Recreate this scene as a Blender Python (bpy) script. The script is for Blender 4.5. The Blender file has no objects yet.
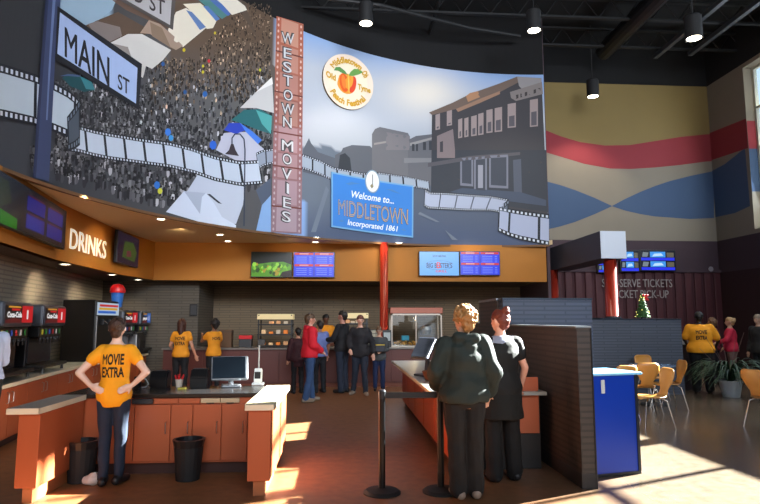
import bpy, bmesh, math, random
from math import pi, sin, cos, radians, hypot, atan2
from mathutils import Vector, Matrix, noise
from mathutils.geometry import tessellate_polygon
from mathutils.bvhtree import BVHTree

random.seed(7)
SC = bpy.context.scene
COL = SC.collection

# ------------------------------------------------------------------ camera
CAM_H = 1.60
FPX = 583.0
PITCH = math.atan(68.0 / 580.0)
YAW = radians(3.9)
cd = bpy.data.cameras.new('camera')
cam = bpy.data.objects.new('camera', cd)
COL.objects.link(cam)
cam.location = (0, 0, CAM_H)
cam.rotation_euler = (pi / 2 + PITCH, 0, -YAW)
cd.sensor_width = 36.0
cd.lens = FPX / 760.0 * 36.0
cd.clip_end = 200
SC.camera = cam

# ------------------------------------------------------------------ sky, sun, daylight
W_ = bpy.data.worlds.new('sky'); SC.world = W_; W_.use_nodes = True
bg = W_.node_tree.nodes['Background']
bg.inputs[0].default_value = (0.62, 0.78, 1.0, 1); bg.inputs[1].default_value = 1.6

def lamp(name, kind, loc, energy, color=(1, 1, 1), direction=None, **kw):
    l = bpy.data.lights.new(name, kind); l.energy = energy; l.color = color
    for k, v in kw.items(): setattr(l, k, v)
    o = bpy.data.objects.new(name, l); COL.objects.link(o); o.location = loc
    if direction is not None:
        o.rotation_euler = Vector(direction).to_track_quat('-Z', 'Y').to_euler()
    return o
SUN_DIR = (-0.86, -0.38, -0.50)
lamp('sun', 'SUN', (20, 15, 15), 155.0, (1.0, 0.93, 0.82), SUN_DIR, angle=radians(0.53))
# daylight through the glazed front behind the photographer and the side windows, plus an added low fill
fd = lamp('front_daylight', 'AREA', (2.5, -6.6, 7.4), 700, (0.86, 0.92, 1.0), (-.2, 1, -.03), shape='RECTANGLE', size=11, size_y=3.4)
fd.data.spread = radians(64)
lamp('front_fill_low', 'AREA', (2.0, -6.6, 3.0), 185, (0.88, 0.93, 1.0), (0, 1, 0), shape='RECTANGLE', size=12, size_y=3.4)  # added fill for the counter fronts; the wall behind it is solid
lamp('side_daylight', 'AREA', (11.0, 10.0, 6.3), 330, (0.78, 0.88, 1.0), (-1, 0, -0.25), shape='RECTANGLE', size=10, size_y=3.4)
SC.view_settings.view_transform = 'Standard'
SC.view_settings.look = 'None'
SC.view_settings.gamma = 1.0
SC.view_settings.use_curve_mapping = False
SC.view_settings.exposure = 0.0

# ------------------------------------------------------------------ measuring helpers
_cp, _sp, _cy, _sy = cos(PITCH), sin(PITCH), cos(YAW), sin(YAW)
FW = Vector((_sy * _cp, _cy * _cp, _sp)); RT = Vector((_cy, -_sy, 0)); UPV = RT.cross(FW)
CO = Vector((0, 0, CAM_H))
def ray(x, y): return FW + RT * ((x - 380) / FPX) - UPV * ((y - 252) / FPX)
def at_z(x, y, z): d = ray(x, y); return CO + d * ((z - CAM_H) / d.z)
def at_y(x, y, Y): d = ray(x, y); return CO + d * (Y / d.y)
def at_x(x, y, X): d = ray(x, y); return CO + d * (X / d.x)
def on_plane(x, y, A, B):
    """distance along A->B and height where the sight line meets the upright plane through A and B"""
    d = ray(x, y); u = Vector((B[0] - A[0], B[1] - A[1])).normalized()
    n = Vector((-u.y, u.x)); t = (Vector((A[0], A[1])).dot(n)) / (d.x * n.x + d.y * n.y)
    p = CO + d * t
    return (Vector((p.x - A[0], p.y - A[1])).dot(u), p.z)

# ------------------------------------------------------------------ materials
def lin(h):
    h = h.lstrip('#'); c = [int(h[i:i + 2], 16) / 255 for i in (0, 2, 4)]
    return tuple((v / 12.92 if v <= .04045 else ((v + .055) / 1.055) ** 2.4) for v in c) + (1,)
MATS = {}
def mat(name, color, rough=.6, metal=0.0, var=0.0, scale=8.0, bump=0.0, emit=None, es=0.0, spec=.5, coat=0.0, stretch=None):
    if name in MATS: return MATS[name]
    m = bpy.data.materials.new(name); m.use_nodes = True; nt = m.node_tree
    b = nt.nodes['Principled BSDF']; c = lin(color)
    b.inputs['Base Color'].default_value = c
    b.inputs['Roughness'].default_value = rough; b.inputs['Metallic'].default_value = metal
    b.inputs['Specular IOR Level'].default_value = spec; b.inputs['Coat Weight'].default_value = coat
    if var or bump:
        tc = nt.nodes.new('ShaderNodeTexCoord'); no = nt.nodes.new('ShaderNodeTexNoise')
        mp = nt.nodes.new('ShaderNodeMapping'); mp.inputs['Scale'].default_value = stretch or (1, 1, 1)
        nt.links.new(tc.outputs['Object'], mp.inputs[0]); nt.links.new(mp.outputs[0], no.inputs['Vector'])
        no.inputs['Scale'].default_value = scale; no.inputs['Detail'].default_value = 4
        if var:
            mx = nt.nodes.new('ShaderNodeMix'); mx.data_type = 'RGBA'
            mx.inputs[6].default_value = tuple(v * (1 - var) for v in c[:3]) + (1,)
            mx.inputs[7].default_value = tuple(min(1, v * (1 + var)) for v in c[:3]) + (1,)
            nt.links.new(no.outputs['Fac'], mx.inputs[0]); nt.links.new(mx.outputs[2], b.inputs['Base Color'])
        if bump:
            bp = nt.nodes.new('ShaderNodeBump'); bp.inputs['Strength'].default_value = bump; bp.inputs['Distance'].default_value = .02
            nt.links.new(no.outputs['Fac'], bp.inputs['Height']); nt.links.new(bp.outputs[0], b.inputs['Normal'])
    if emit:
        b.inputs['Emission Color'].default_value = lin(emit); b.inputs['Emission Strength'].default_value = es
    MATS[name] = m
    return m
def paint(name, attr='print', rough=.5, emit=0.0):
    if name in MATS: return MATS[name]
    m = bpy.data.materials.new(name); m.use_nodes = True; nt = m.node_tree; b = nt.nodes['Principled BSDF']
    a = nt.nodes.new('ShaderNodeAttribute'); a.attribute_name = attr
    b.inputs['Roughness'].default_value = rough; b.inputs['Specular IOR Level'].default_value = .25
    if emit:
        b.inputs['Base Color'].default_value = (.01, .01, .01, 1)
        nt.links.new(a.outputs['Color'], b.inputs['Emission Color']); b.inputs['Emission Strength'].default_value = emit
    else:
        nt.links.new(a.outputs['Color'], b.inputs['Base Color'])
    MATS[name] = m
    return m
def brick(name, c1, c2, mortar, sx=.4, sz=.1, rough=.8, swap='XZ', msize=.012, bumps=.25):
    m = bpy.data.materials.new(name); m.use_nodes = True; nt = m.node_tree; b = nt.nodes['Principled BSDF']
    tc = nt.nodes.new('ShaderNodeTexCoord'); sp = nt.nodes.new('ShaderNodeSeparateXYZ'); cb = nt.nodes.new('ShaderNodeCombineXYZ')
    nt.links.new(tc.outputs['Object'], sp.inputs[0])
    ad = nt.nodes.new('ShaderNodeMath'); ad.operation = 'ADD'
    nt.links.new(sp.outputs[0], ad.inputs[0]); nt.links.new(sp.outputs[1], ad.inputs[1])
    nt.links.new(ad.outputs[0], cb.inputs[0]); nt.links.new(sp.outputs[2], cb.inputs[1])
    br = nt.nodes.new('ShaderNodeTexBrick'); nt.links.new(cb.outputs[0], br.inputs['Vector'])
    br.inputs['Color1'].default_value = lin(c1); br.inputs['Color2'].default_value = lin(c2); br.inputs['Mortar'].default_value = lin(mortar)
    br.inputs['Scale'].default_value = 1; br.inputs['Mortar Size'].default_value = msize
    br.inputs['Brick Width'].default_value = sx; br.inputs['Row Height'].default_value = sz
    nt.links.new(br.outputs['Color'], b.inputs['Base Color']); b.inputs['Roughness'].default_value = rough
    bp = nt.nodes.new('ShaderNodeBump'); bp.inputs['Strength'].default_value = bumps; bp.inputs['Distance'].default_value = .01; bp.invert = True
    nt.links.new(br.outputs['Fac'], bp.inputs['Height']); nt.links.new(bp.outputs[0], b.inputs['Normal'])
    MATS[name] = m
    return m
def glass(name, tint='#eef4f8', gloss=.12):
    m = bpy.data.materials.new(name); m.use_nodes = True; nt = m.node_tree; nt.nodes.clear()
    o = nt.nodes.new('ShaderNodeOutputMaterial'); t = nt.nodes.new('ShaderNodeBsdfTransparent'); g = nt.nodes.new('ShaderNodeBsdfGlossy')
    x = nt.nodes.new('ShaderNodeMixShader'); t.inputs[0].default_value = lin(tint); g.inputs['Roughness'].default_value = .03
    x.inputs[0].default_value = gloss; nt.links.new(t.outputs[0], x.inputs[1]); nt.links.new(g.outputs[0], x.inputs[2]); nt.links.new(x.outputs[0], o.inputs[0])
    MATS[name] = m
    return m

# ------------------------------------------------------------------ mesh helpers
class MB:
    def __init__(s): s.bm = bmesh.new(); s.mats = []; s.mi = 0; s.smooth = False
    def m(s, mt):
        if mt not in s.mats: s.mats.append(mt)
        s.mi = s.mats.index(mt); return s
    def face(s, vs):
        try: f = s.bm.faces.new(vs)
        except ValueError: return None
        f.material_index = s.mi; f.smooth = s.smooth; return f
    def box(s, x0, x1, y0, y1, z0, z1, bev=0.0, M=None):
        x0, x1 = min(x0, x1), max(x0, x1); y0, y1 = min(y0, y1), max(y0, y1); z0, z1 = min(z0, z1), max(z0, z1)
        b = bmesh.new(); bmesh.ops.create_cube(b, size=1)
        for v in b.verts: v.co = Vector(((x0 + x1) / 2 + v.co.x * (x1 - x0), (y0 + y1) / 2 + v.co.y * (y1 - y0), (z0 + z1) / 2 + v.co.z * (z1 - z0)))
        if bev: bmesh.ops.bevel(b, geom=b.edges[:], offset=min(bev, .45 * min(x1 - x0, y1 - y0, z1 - z0)), segments=2, affect='EDGES', profile=.5)
        return s.add(b, M)
    def add(s, b, M=None):
        mp = {}
        for v in b.verts: mp[v] = s.bm.verts.new(M @ v.co if M else v.co)
        for f in b.faces: s.face([mp[v] for v in f.verts])
        b.free(); return s
    def prism(s, pts, z0, z1, M=None):
        """upright prism over a plan outline"""
        b = bmesh.new(); lo = [b.verts.new((p[0], p[1], z0)) for p in pts]; hi = [b.verts.new((p[0], p[1], z1)) for p in pts]
        n = len(pts); b.faces.new(lo[::-1]); b.faces.new(hi)
        for i in range(n): b.faces.new((lo[i], lo[(i + 1) % n], hi[(i + 1) % n], hi[i]))
        bmesh.ops.recalc_face_normals(b, faces=b.faces[:])
        return s.add(b, M)
    def profile(s, pts, x0, x1, M=None, bev=0):
        """side outline in (y,z) pushed along x"""
        b = bmesh.new(); lo = [b.verts.new((x0, p[0], p[1])) for p in pts]; hi = [b.verts.new((x1, p[0], p[1])) for p in pts]
        n = len(pts); b.faces.new(lo[::-1]); b.faces.new(hi)
        for i in range(n): b.faces.new((lo[i], lo[(i + 1) % n], hi[(i + 1) % n], hi[i]))
        bmesh.ops.recalc_face_normals(b, faces=b.faces[:])
        if bev: bmesh.ops.bevel(b, geom=b.edges[:], offset=bev, segments=2, affect='EDGES')
        return s.add(b, M)
    def capsule(s, p, q, r1, r2, seg=10, flat=False):
        p, q = Vector(p), Vector(q); d = q - p; L = d.length
        if L < 1e-6: d = Vector((0, 0, 1e-4)); L = 1e-4
        R = d.to_track_quat('Z', 'Y').to_matrix()
        prof = []
        if flat: prof = [(0, r1), (L, r2)]
        else:
            for a in (-90, -60, -30, 0): prof.append((r1 * sin(radians(a)), r1 * cos(radians(a))))
            for a in (0, 30, 60, 90): prof.append((L + r2 * sin(radians(a)), r2 * cos(radians(a))))
        rings = []
        for z, r in prof:
            if r < 1e-5: rings.append([s.bm.verts.new(p + R @ Vector((0, 0, z)))])
            else: rings.append([s.bm.verts.new(p + R @ Vector((r * cos(2 * pi * k / seg), r * sin(2 * pi * k / seg), z))) for k in range(seg)])
        s._rings(rings); return s
    def _rings(s, rings):
        for a, b in zip(rings, rings[1:]):
            n = max(len(a), len(b))
            for k in range(n):
                k2 = (k + 1) % n
                if len(a) == 1 and len(b) == 1: continue
                if len(a) == 1: s.face([a[0], b[k2], b[k]][::-1])
                elif len(b) == 1: s.face([a[k], a[k2], b[0]])
                else: s.face([a[k], a[k2], b[k2], b[k]])
        if len(rings[0]) > 1: s.face(rings[0][::-1])
        if len(rings[-1]) > 1: s.face(rings[-1])
    def lathe(s, prof, c=(0, 0, 0), seg=20, M=None):
        rings = []; c = Vector(c)
        for r, z in prof:
            if r < 1e-5: vs = [c + Vector((0, 0, z))]
            else: vs = [c + Vector((r * cos(2 * pi * k / seg), r * sin(2 * pi * k / seg), z)) for k in range(seg)]
            rings.append([s.bm.verts.new(M @ v if M else v) for v in vs])
        s._rings(rings); return s
    def loft(s, secs, seg=16):
        """secs: (centre, rx, ry, power) rings stacked; closed"""
        rings = []
        for (cx, cy, cz), rx, ry in secs:
            rings.append([s.bm.verts.new((cx + rx * cos(2 * pi * k / seg), cy + ry * sin(2 * pi * k / seg), cz)) for k in range(seg)])
        s._rings(rings); return s
    def tube(s, pts, r, seg=8):
        """round bar through points"""
        pts = [Vector(p) for p in pts]; rings = []
        rr = r if isinstance(r, (list, tuple)) else [r] * len(pts)
        prev = None
        for i, p in enumerate(pts):
            t = (pts[min(i + 1, len(pts) - 1)] - pts[max(i - 1, 0)]).normalized()
            if prev is None:
                u = t.orthogonal().normalized()
            else:
                u = (prev - t * prev.dot(t)).normalized()
            prev = u; w = t.cross(u)
            rings.append([s.bm.verts.new(p + (u * cos(2 * pi * k / seg) + w * sin(2 * pi * k / seg)) * rr[i]) for k in range(seg)])
        s._rings(rings); return s
    def ell(s, c, rx, ry, rz, seg=14, rings=8, M=None):
        c = Vector(c); out = []
        for i in range(rings + 1):
            a = -pi / 2 + pi * i / rings
            if i in (0, rings): vs = [c + Vector((0, 0, rz * sin(a)))]
            else: vs = [c + Vector((rx * cos(a) * cos(2 * pi * k / seg), ry * cos(a) * sin(2 * pi * k / seg), rz * sin(a))) for k in range(seg)]
            out.append([s.bm.verts.new(M @ v if M else v) for v in vs])
        s._rings(out); return s
    def obj(s, name, mt=None, parent=None, loc=(0, 0, 0), rz=0, bevel=0, label=None):
        me = bpy.data.meshes.new(name); s.bm.normal_update(); s.bm.to_mesh(me); s.bm.free()
        ms = s.mats if s.mats else [mt]
        for x in ms: me.materials.append(x)
        o = bpy.data.objects.new(name, me); COL.objects.link(o); o.location = loc; o.rotation_euler = (0, 0, rz)
        if parent: o.parent = parent
        if bevel:
            b = o.modifiers.new('edge', 'BEVEL'); b.width = bevel; b.segments = 2; b.limit_method = 'ANGLE'
        if label: o['label'] = label
        return o
def thing(name, label, cat, loc=(0, 0, 0), rz=0, group=None):
    o = bpy.data.objects.new(name, None); COL.objects.link(o); o.empty_display_size = .1
    o.location = loc; o.rotation_euler = (0, 0, rz); return tag(o, label, cat, group)
def tag(o, label, cat, group=None):
    o['label'] = label; o['category'] = cat
    if group: o['group'] = group
    return o
def struct(o): o['kind'] = 'structure'; return o
def dup(root, loc=None, rz=None, label=None):
    r = root.copy(); COL.objects.link(r)
    if loc is not None: r.location = loc
    if rz is not None: r.rotation_euler = (0, 0, rz)
    if label: r['label'] = label
    for ch in list(root.children):
        c = ch.copy(); COL.objects.link(c); c.parent = r
        for g in ch.children:
            d = g.copy(); COL.objects.link(d); d.parent = c
    return r
_txt = {}
def _glyphs(s, offset):
    cu = bpy.data.curves.new('lettering', 'FONT'); cu.body = s; cu.size = 1; cu.offset = offset; cu.resolution_u = 3
    o = bpy.data.objects.new('lettering', cu); COL.objects.link(o)
    bpy.context.view_layer.update()
    me = bpy.data.meshes.new_from_object(o.evaluated_get(bpy.context.evaluated_depsgraph_get()))
    vs = [(v.co.x / .7, v.co.y / .7) for v in me.vertices]; fs = [tuple(p.vertices) for p in me.polygons]
    bpy.data.objects.remove(o); bpy.data.curves.remove(cu); bpy.data.meshes.remove(me)
    return vs, fs
def text_shape(s, offset=0.0, space=1.0):
    """outline of a line of lettering, letter by letter: verts (x,y) with cap height 1 from baseline 0, faces, width"""
    k = (s, offset)
    if k in _txt: return _txt[k]
    mx = lambda t: max((v[0] for v in _glyphs(t, 0)[0]), default=0)
    V, F = [], []
    for i, ch in enumerate(s):
        if ch == ' ': continue
        dx = mx(s[:i + 1]) - mx(ch)
        if ch == 'M' and 0 < offset < .05:
            vs, fs = _glyphs(ch, 0); n = len(V)
            for k_ in (-1, 1):
                n = len(V); V += [(x + dx + k_ * offset, y) for x, y in vs]; F += [tuple(q + n for q in f) for f in fs]
        vs, fs = _glyphs(ch, 0 if ch == 'M' and 0 < offset < .05 else offset); n = len(V)
        V += [(x + dx, y) for x, y in vs]; F += [tuple(q + n for q in f) for f in fs]
    w = max(v[0] for v in V)
    _txt[k] = (V, F, w); return _txt[k]
def letters(mb, s, fn, offset=0.0, space=1.0, width=None, shear=0.0):
    """put lettering through fn(u in 0..width, v in 0..1) -> point"""
    vs, fs, w = text_shape(s, offset, space); k = (width / w) if width else 1
    bv = [mb.bm.verts.new(fn((x + shear * y) * k, y)) for x, y in vs]
    for f in fs: mb.face([bv[i] for i in f])
    return w

# ------------------------------------------------------------------ shared materials
black = mat('black_paint', '#0b0b0d', .9)
ceil_black = mat('ceiling_black', '#101113', .9)
beam_grey = mat('joist_paint', '#101113', .6)
orange_wall = mat('orange_wall', '#a86c1f', .7, var=.05, scale=3)
soffit_tan = mat('soffit_tan', '#e2cba4', .8)
tan_up = mat('gold_wall_paint', '#7d6a3e', .8, var=.04, scale=2)
beige = mat('beige_wall_paint', '#7f776a', .8, var=.04, scale=2)
mauve = mat('mauve_wall_paint', '#3c2c35', .8)
redband = mat('red_wall_band', '#862a33', .8)
blueband = mat('blue_wall_band', '#3a5070', .8)
frame_w = mat('window_frame_paint', '#b9b6a6', .6)
pane = glass('window_pane')
veneer = mat('orange_veneer', '#a8532e', .45, var=.12, scale=3, stretch=(1, 1, .12))
veneer_d = mat('toe_kick', '#3a1a12', .6)
top_gray = mat('worktop_grey', '#8f8f88', .3, var=.08, scale=40)
top_edge = mat('worktop_edge', '#d8ceb4', .4)
top_dark = mat('worktop_dark', '#1c1a1a', .25, var=.2, scale=60)
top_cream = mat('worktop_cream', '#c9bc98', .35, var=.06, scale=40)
chrome = mat('chrome', '#d8d8da', .18, 1.0)
steel = mat('brushed_steel', '#a8a8aa', .35, 1.0)
blk = mat('black_plastic', '#0d0d0f', .35)
blkm = mat('black_matte', '#121214', .7)
dgray = mat('dark_grey_plastic', '#2a2b2e', .45)
white = mat('white_plastic', '#e8e8e4', .4)
redp = mat('red_plastic', '#c8161c', .35)
lens_on = mat('lamp_lens', '#ffffff', .5, emit='#fff3d8', es=14)
wbrick = brick('gray_wall_tile', '#8d8374', '#857c6e', '#726a5e', .6, .07, .85)
pbrick = brick('partition_tile', '#463d38', '#3e3733', '#322d2a', .6, .06, .6)
gbrick = brick('blue_gray_tile', '#4a5260', '#454c59', '#3b424e', .6, .06, .75)

# ------------------------------------------------------------------ the shell
def floor_material():
    m = bpy.data.materials.new('stained_floor'); m.use_nodes = True; nt = m.node_tree; b = nt.nodes['Principled BSDF']
    tc = nt.nodes.new('ShaderNodeTexCoord')
    n1 = nt.nodes.new('ShaderNodeTexNoise'); n1.inputs['Scale'].default_value = .5; n1.inputs['Detail'].default_value = 3
    n2 = nt.nodes.new('ShaderNodeTexNoise'); n2.inputs['Scale'].default_value = 9; n2.inputs['Detail'].default_value = 6
    nt.links.new(tc.outputs['Object'], n1.inputs['Vector']); nt.links.new(tc.outputs['Object'], n2.inputs['Vector'])
    sx = nt.nodes.new('ShaderNodeSeparateXYZ'); nt.links.new(tc.outputs['Object'], sx.inputs[0])
    mr = nt.nodes.new('ShaderNodeMapRange'); mr.inputs[1].default_value = 1.0; mr.inputs[2].default_value = 3.0
    nt.links.new(sx.outputs[0], mr.inputs[0])
    c = nt.nodes.new('ShaderNodeMix'); c.data_type = 'RGBA'; c.inputs[6].default_value = lin('#875a38'); c.inputs[7].default_value = lin('#665a4c')
    nt.links.new(mr.outputs[0], c.inputs[0])
    d = nt.nodes.new('ShaderNodeMix'); d.data_type = 'RGBA'; d.blend_type = 'MULTIPLY'; d.inputs[0].default_value = .6
    rp = nt.nodes.new('ShaderNodeValToRGB'); rp.color_ramp.elements[0].position = .3; rp.color_ramp.elements[0].color = (.55, .5, .46, 1); rp.color_ramp.elements[1].position = .7; rp.color_ramp.elements[1].color = (1.15, 1.1, 1.05, 1)
    nt.links.new(n2.outputs['Fac'], rp.inputs[0]); nt.links.new(c.outputs[2], d.inputs[6]); nt.links.new(rp.outputs[0], d.inputs[7])
    nt.links.new(d.outputs[2], b.inputs['Base Color'])
    r2 = nt.nodes.new('ShaderNodeMapRange'); r2.inputs[3].default_value = 0; r2.inputs[4].default_value = .1
    nt.links.new(n1.outputs['Fac'], r2.inputs[0])
    r3 = nt.nodes.new('ShaderNodeMapRange'); r3.inputs[3].default_value = .40; r3.inputs[4].default_value = .20; nt.links.new(mr.outputs[0], r3.inputs[0])
    ad = nt.nodes.new('ShaderNodeMath'); nt.links.new(r2.outputs[0], ad.inputs[0]); nt.links.new(r3.outputs[0], ad.inputs[1]); nt.links.new(ad.outputs[0], b.inputs['Roughness'])
    return m
mb = MB(); mb.box(-7.2, 11.8, -7, 18.2, -.12, 0); struct(mb.obj('floor', floor_material()))
CEIL = 9.9
mb = MB(); mb.box(-7.2, 11.8, -7, 18.2, CEIL, CEIL + .15); struct(mb.obj('ceiling', ceil_black))

CX, CY, RAD = 3.54, 7.06, 7.92
ZB = 3.56
def th_pt(th, r): return (CX + r * cos(th), CY + r * sin(th))
TH_R, TH_L = radians(76.2), radians(206)
def ztop(th): return 8.19 + .52 * (math.degrees(th) - 76) / 61
# window wall on the right, openings cut by building it from piers
WX = 11.2
WIN = [(13.1, 14.9), (11.0, 12.7), (8.2, 10.9), (4.6, 6.4), (1.8, 3.6)]
SILL, HEAD = 4.06, 8.62
mb = MB()
def rwall(y0, y1, z0, z1):
    for a, b, m_ in ((0, 3.0, curtain_red_flat), (3.0, 3.94, mauve), (3.94, 8.74, beige), (8.74, CEIL, black)):
        lo, hi = max(a, z0), min(b, z1)
        if hi > lo: mb.m(m_).box(WX, WX + .4, y0, y1, lo, hi)
curtain_red_flat = mat('dark_red_wall', '#2c1219', .8)
ys = [-7] + [v for w in sorted(WIN) for v in w] + [16.8]
for i in range(0, len(ys), 2): rwall(ys[i], ys[i + 1], 0, CEIL)
for a, b in WIN: rwall(a, b, 0, SILL); rwall(a, b, HEAD, CEIL)
def wall_band(top, bot, m_, plane):
    """painted band between two pixel-traced edges, as a thin skin on the wall"""
    P = (lambda q: at_y(q[0], q[1], 16.5 - .004)) if plane == 'Y' else (lambda q: at_x(q[0], q[1], WX - .004))
    mb.m(m_)
    for (a, b), (c, d) in zip(zip(top, bot), zip(top[1:], bot[1:])):
        mb.face([mb.bm.verts.new(P(q)) for q in (a, c, d, b)])
wall_band([(703, 135.6), (746, 118.5)], [(703, 163), (748, 148)], redband, 'X')
wall_band([(703, 174), (712, 171), (725, 164), (745, 148)], [(703, 219), (712, 218), (735, 213), (750, 206)], blueband, 'X')
for m_, z0_, z1_ in ((redband, at_x(750, 148, WX).z, at_x(750, 119, WX).z), (blueband, at_x(750, 192, WX).z, at_x(750, 148, WX).z)):
    mb.m(m_).box(WX + .002, WX + .26, WIN[0][1] - .004, WIN[0][1] + .01, z0_, z1_)
struct(mb.obj('wall_right'))
for i, (a, b) in enumerate(WIN):
    w = struct(thing('window_%d' % (i + 1), '', '', (WX + .3, (a + b) / 2, (SILL + HEAD) / 2)))
    del w['label']; del w['category']
    hw, hh = (b - a) / 2, (HEAD - SILL) / 2
    f = MB()
    for y0, y1 in ((-hw, -hw + .07), (hw - .07, hw), (-.03, .03)): f.box(-.05, .05, y0, y1, -hh, hh)
    for k in range(5):
        z = -hh + k * (2 * hh - .07) / 4; f.box(-.045, .045, -hw, hw, z, z + .06)
    f.obj('window_frame', frame_w, w)
    g = MB(); g.box(-.006, .006, -hw + .03, hw - .03, -hh + .03, hh - .03); g.obj('window_pane', pane, w)
# back wall with painted waves, ribbed dark red panelling below
mb = MB()
mb.m(mat('panel_base_red', '#3a121c', .75)).box(5.45, WX, 16.5, 16.8, 0, 3.02)
mb.m(mauve).box(5.45, WX, 16.5, 16.8, 3.02, 3.94)
mb.m(beige).box(5.45, WX, 16.5, 16.8, 3.94, 6.9)
mb.m(tan_up).box(5.45, WX, 16.5, 16.8, 6.9, 8.74)
mb.m(black).box(5.45, WX, 16.5, 16.8, 8.74, CEIL)
e = [(540, 128), (545, 130), (560, 136), (580, 142), (605, 145.5), (630, 145), (655, 141), (680, 137), (706.5, 134.3), (712, 134)]
f_ = [(540, 150), (545, 152), (565, 158), (585, 164), (610, 168.5), (630, 169), (655, 167.5), (680, 165), (706.5, 161.5), (712, 161.2)]
# gold above the red band: fill down to its upper edge
wall_band([(540, 110), (545, 110), (560, 110), (580, 110), (605, 110), (630, 110), (655, 110), (680, 110), (706.5, 110), (712, 110)], e, tan_up, 'Y')
wall_band(e, f_, redband, 'Y')
wall_band([(530, 176), (545, 181), (560, 185), (575, 190), (595, 198), (612, 206)], [(530, 233), (545, 230), (560, 226.5), (575, 222), (595, 214), (612, 206.2)], blueband, 'Y')
wall_band([(612, 206), (625, 199), (640, 192), (655, 186), (670, 181), (690, 176), (714, 171)], [(612, 206.2), (625, 210.5), (640, 214), (655, 216.5), (670, 217.5), (690, 219), (714, 218)], blueband, 'Y')
mb.m(mat('rib_red', '#441820', .6))
x = 5.6
while x < WX - .1:
    mb.box(x, x + .2, 16.455, 16.52, 0, 3.0, .02); x += .3
mb.m(mauve).box(5.45, WX, 16.42, 16.5, 3.0, 3.08)
struct(mb.obj('wall_back'))
# left wall and rear service walls
LA, LB = Vector((-4.12, 7.3, 0)), Vector((-4.78, 11.8, 0))
ldir = (LB - LA).normalized(); lnrm = Vector((-ldir.y, ldir.x, 0))     # into the wall
Lw0 = LA + lnrm * .78 - ldir * 1.6; Lw1 = LA + lnrm * .78 + ldir * 9.5
mb = MB(); q = [Lw0, Lw1, Lw1 + lnrm * .2, Lw0 + lnrm * .2]
mb.prism([(p.x, p.y) for p in q], 0, 2.62)
mb.prism([(-4.75, -7), (-4.75, 5.75), (-4.95, 5.8), (-4.95, -7)], 0, CEIL)
struct(mb.obj('wall_left', wbrick))
bx = at_y(198, 320, 15.5).x
mb = MB(); mb.m(brick('rear_tile', '#5e564b', '#575046', '#4a443c', .6, .07, .85)).box(-6.6, bx, 15.5, 15.7, 0, 2.62); mb.box(bx - .2, bx, 15.7, 17.3, 0, 2.62)
mb.m(brick('kitchen_tile', '#75654f', '#6d5e4b', '#5f5342', .6, .07, .8)).box(bx - .2, 5.45, 17.3, 17.5, 0, 3.0)
struct(mb.obj('wall_rear'))
mb = MB(); mb.box(5.42, 5.5, 14.9, 17.5, 0, CEIL); struct(mb.obj('wall_pier', mat('pier_paint', '#4b3a40', .8)))
# front wall behind the photographer: piers and a tall glazed opening
mb = MB()
mb.box(-4.95, -4.0, -7, -6.8, 0, CEIL); mb.box(10.2, 11.4, -7, -6.8, 0, CEIL); mb.box(-4.0, 10.2, -7, -6.8, 9.2, CEIL); mb.box(-4.0, 10.2, -7, -6.8, 0, 4.6)
struct(mb.obj('wall_front', mat('front_wall_paint', '#8a8074', .8)))
# soffit ceiling between the mural and the service walls
N = 44
arc = [th_pt(TH_R + (radians(184) - TH_R) * i / N, RAD + .02) for i in range(N + 1)]
fas = [(-4.25, 6.6), (-4.32, 7.54), (-4.38, 7.95), (-4.71, 9.98), (-4.84, 12.81), (-4.66, 14.92)]
mb = MB(); mb.prism(arc + [(-6.8, 6.5), (-6.8, 17.6), (5.5, 17.6), (5.5, 14.7)], ZB, ZB + .12)
struct(mb.obj('ceiling_soffit', soffit_tan))
# menu fascia: curved orange bulkhead on the left, flat along the back
mb = MB(); o_ = mb.m(orange_wall)
for a, b in zip(fas, fas[1:]):
    va, vb = Vector(a), Vector(b); n = Vector((-(vb - va).y, (vb - va).x)).normalized() * .12
    mb.prism([a, b, tuple(vb + n), tuple(va + n)], 2.6, ZB)
mb.box(-4.68, 5.4, 14.92, 15.04, 2.6, ZB)
struct(mb.obj('wall_fascia'))
mb = MB(); mb.prism([(p[0] - .02, p[1]) for p in fas] + [(-6.8, 15.04), (-6.8, 6.6)], 2.60, 2.68); mb.box(-6.8, 5.4, 15.0, 17.4, 2.61, 2.69)
struct(mb.obj('ceiling_low', mat('low_ceiling', '#4a3c30', .8)))
# black drum carrying the mural up to the roof
mb = MB()
def drum(th0, th1, r0, r1, z0f, z1f, n):
    for i in range(n):
        a, b = th0 + (th1 - th0) * i / n, th0 + (th1 - th0) * (i + 1) / n
        P = [th_pt(a, r0), th_pt(b, r0), th_pt(b, r1), th_pt(a, r1)]
        Z0 = [z0f(a), z0f(b), z0f(b), z0f(a)]; Z1 = [z1f(a), z1f(b), z1f(b), z1f(a)]
        lo = [mb.bm.verts.new((p[0], p[1], z)) for p, z in zip(P, Z0)]; hi = [mb.bm.verts.new((p[0], p[1], z)) for p, z in zip(P, Z1)]
        mb.face(lo[::-1]); mb.face(hi)
        for k in range(4): mb.face((lo[k], lo[(k + 1) % 4], hi[(k + 1) % 4], hi[k]))
drum(TH_R, TH_L, RAD + .02, RAD + .2, lambda t: ZB, lambda t: CEIL, 70)
struct(mb.obj('wall_curved', black))
mb = MB(); drum(TH_R, radians(186), RAD - .03, RAD + .02, lambda t: ZB - .05, lambda t: ZB, 60)
struct(mb.obj('trim_1', mat('soffit_edge', '#6b4a2a', .7)))

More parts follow.
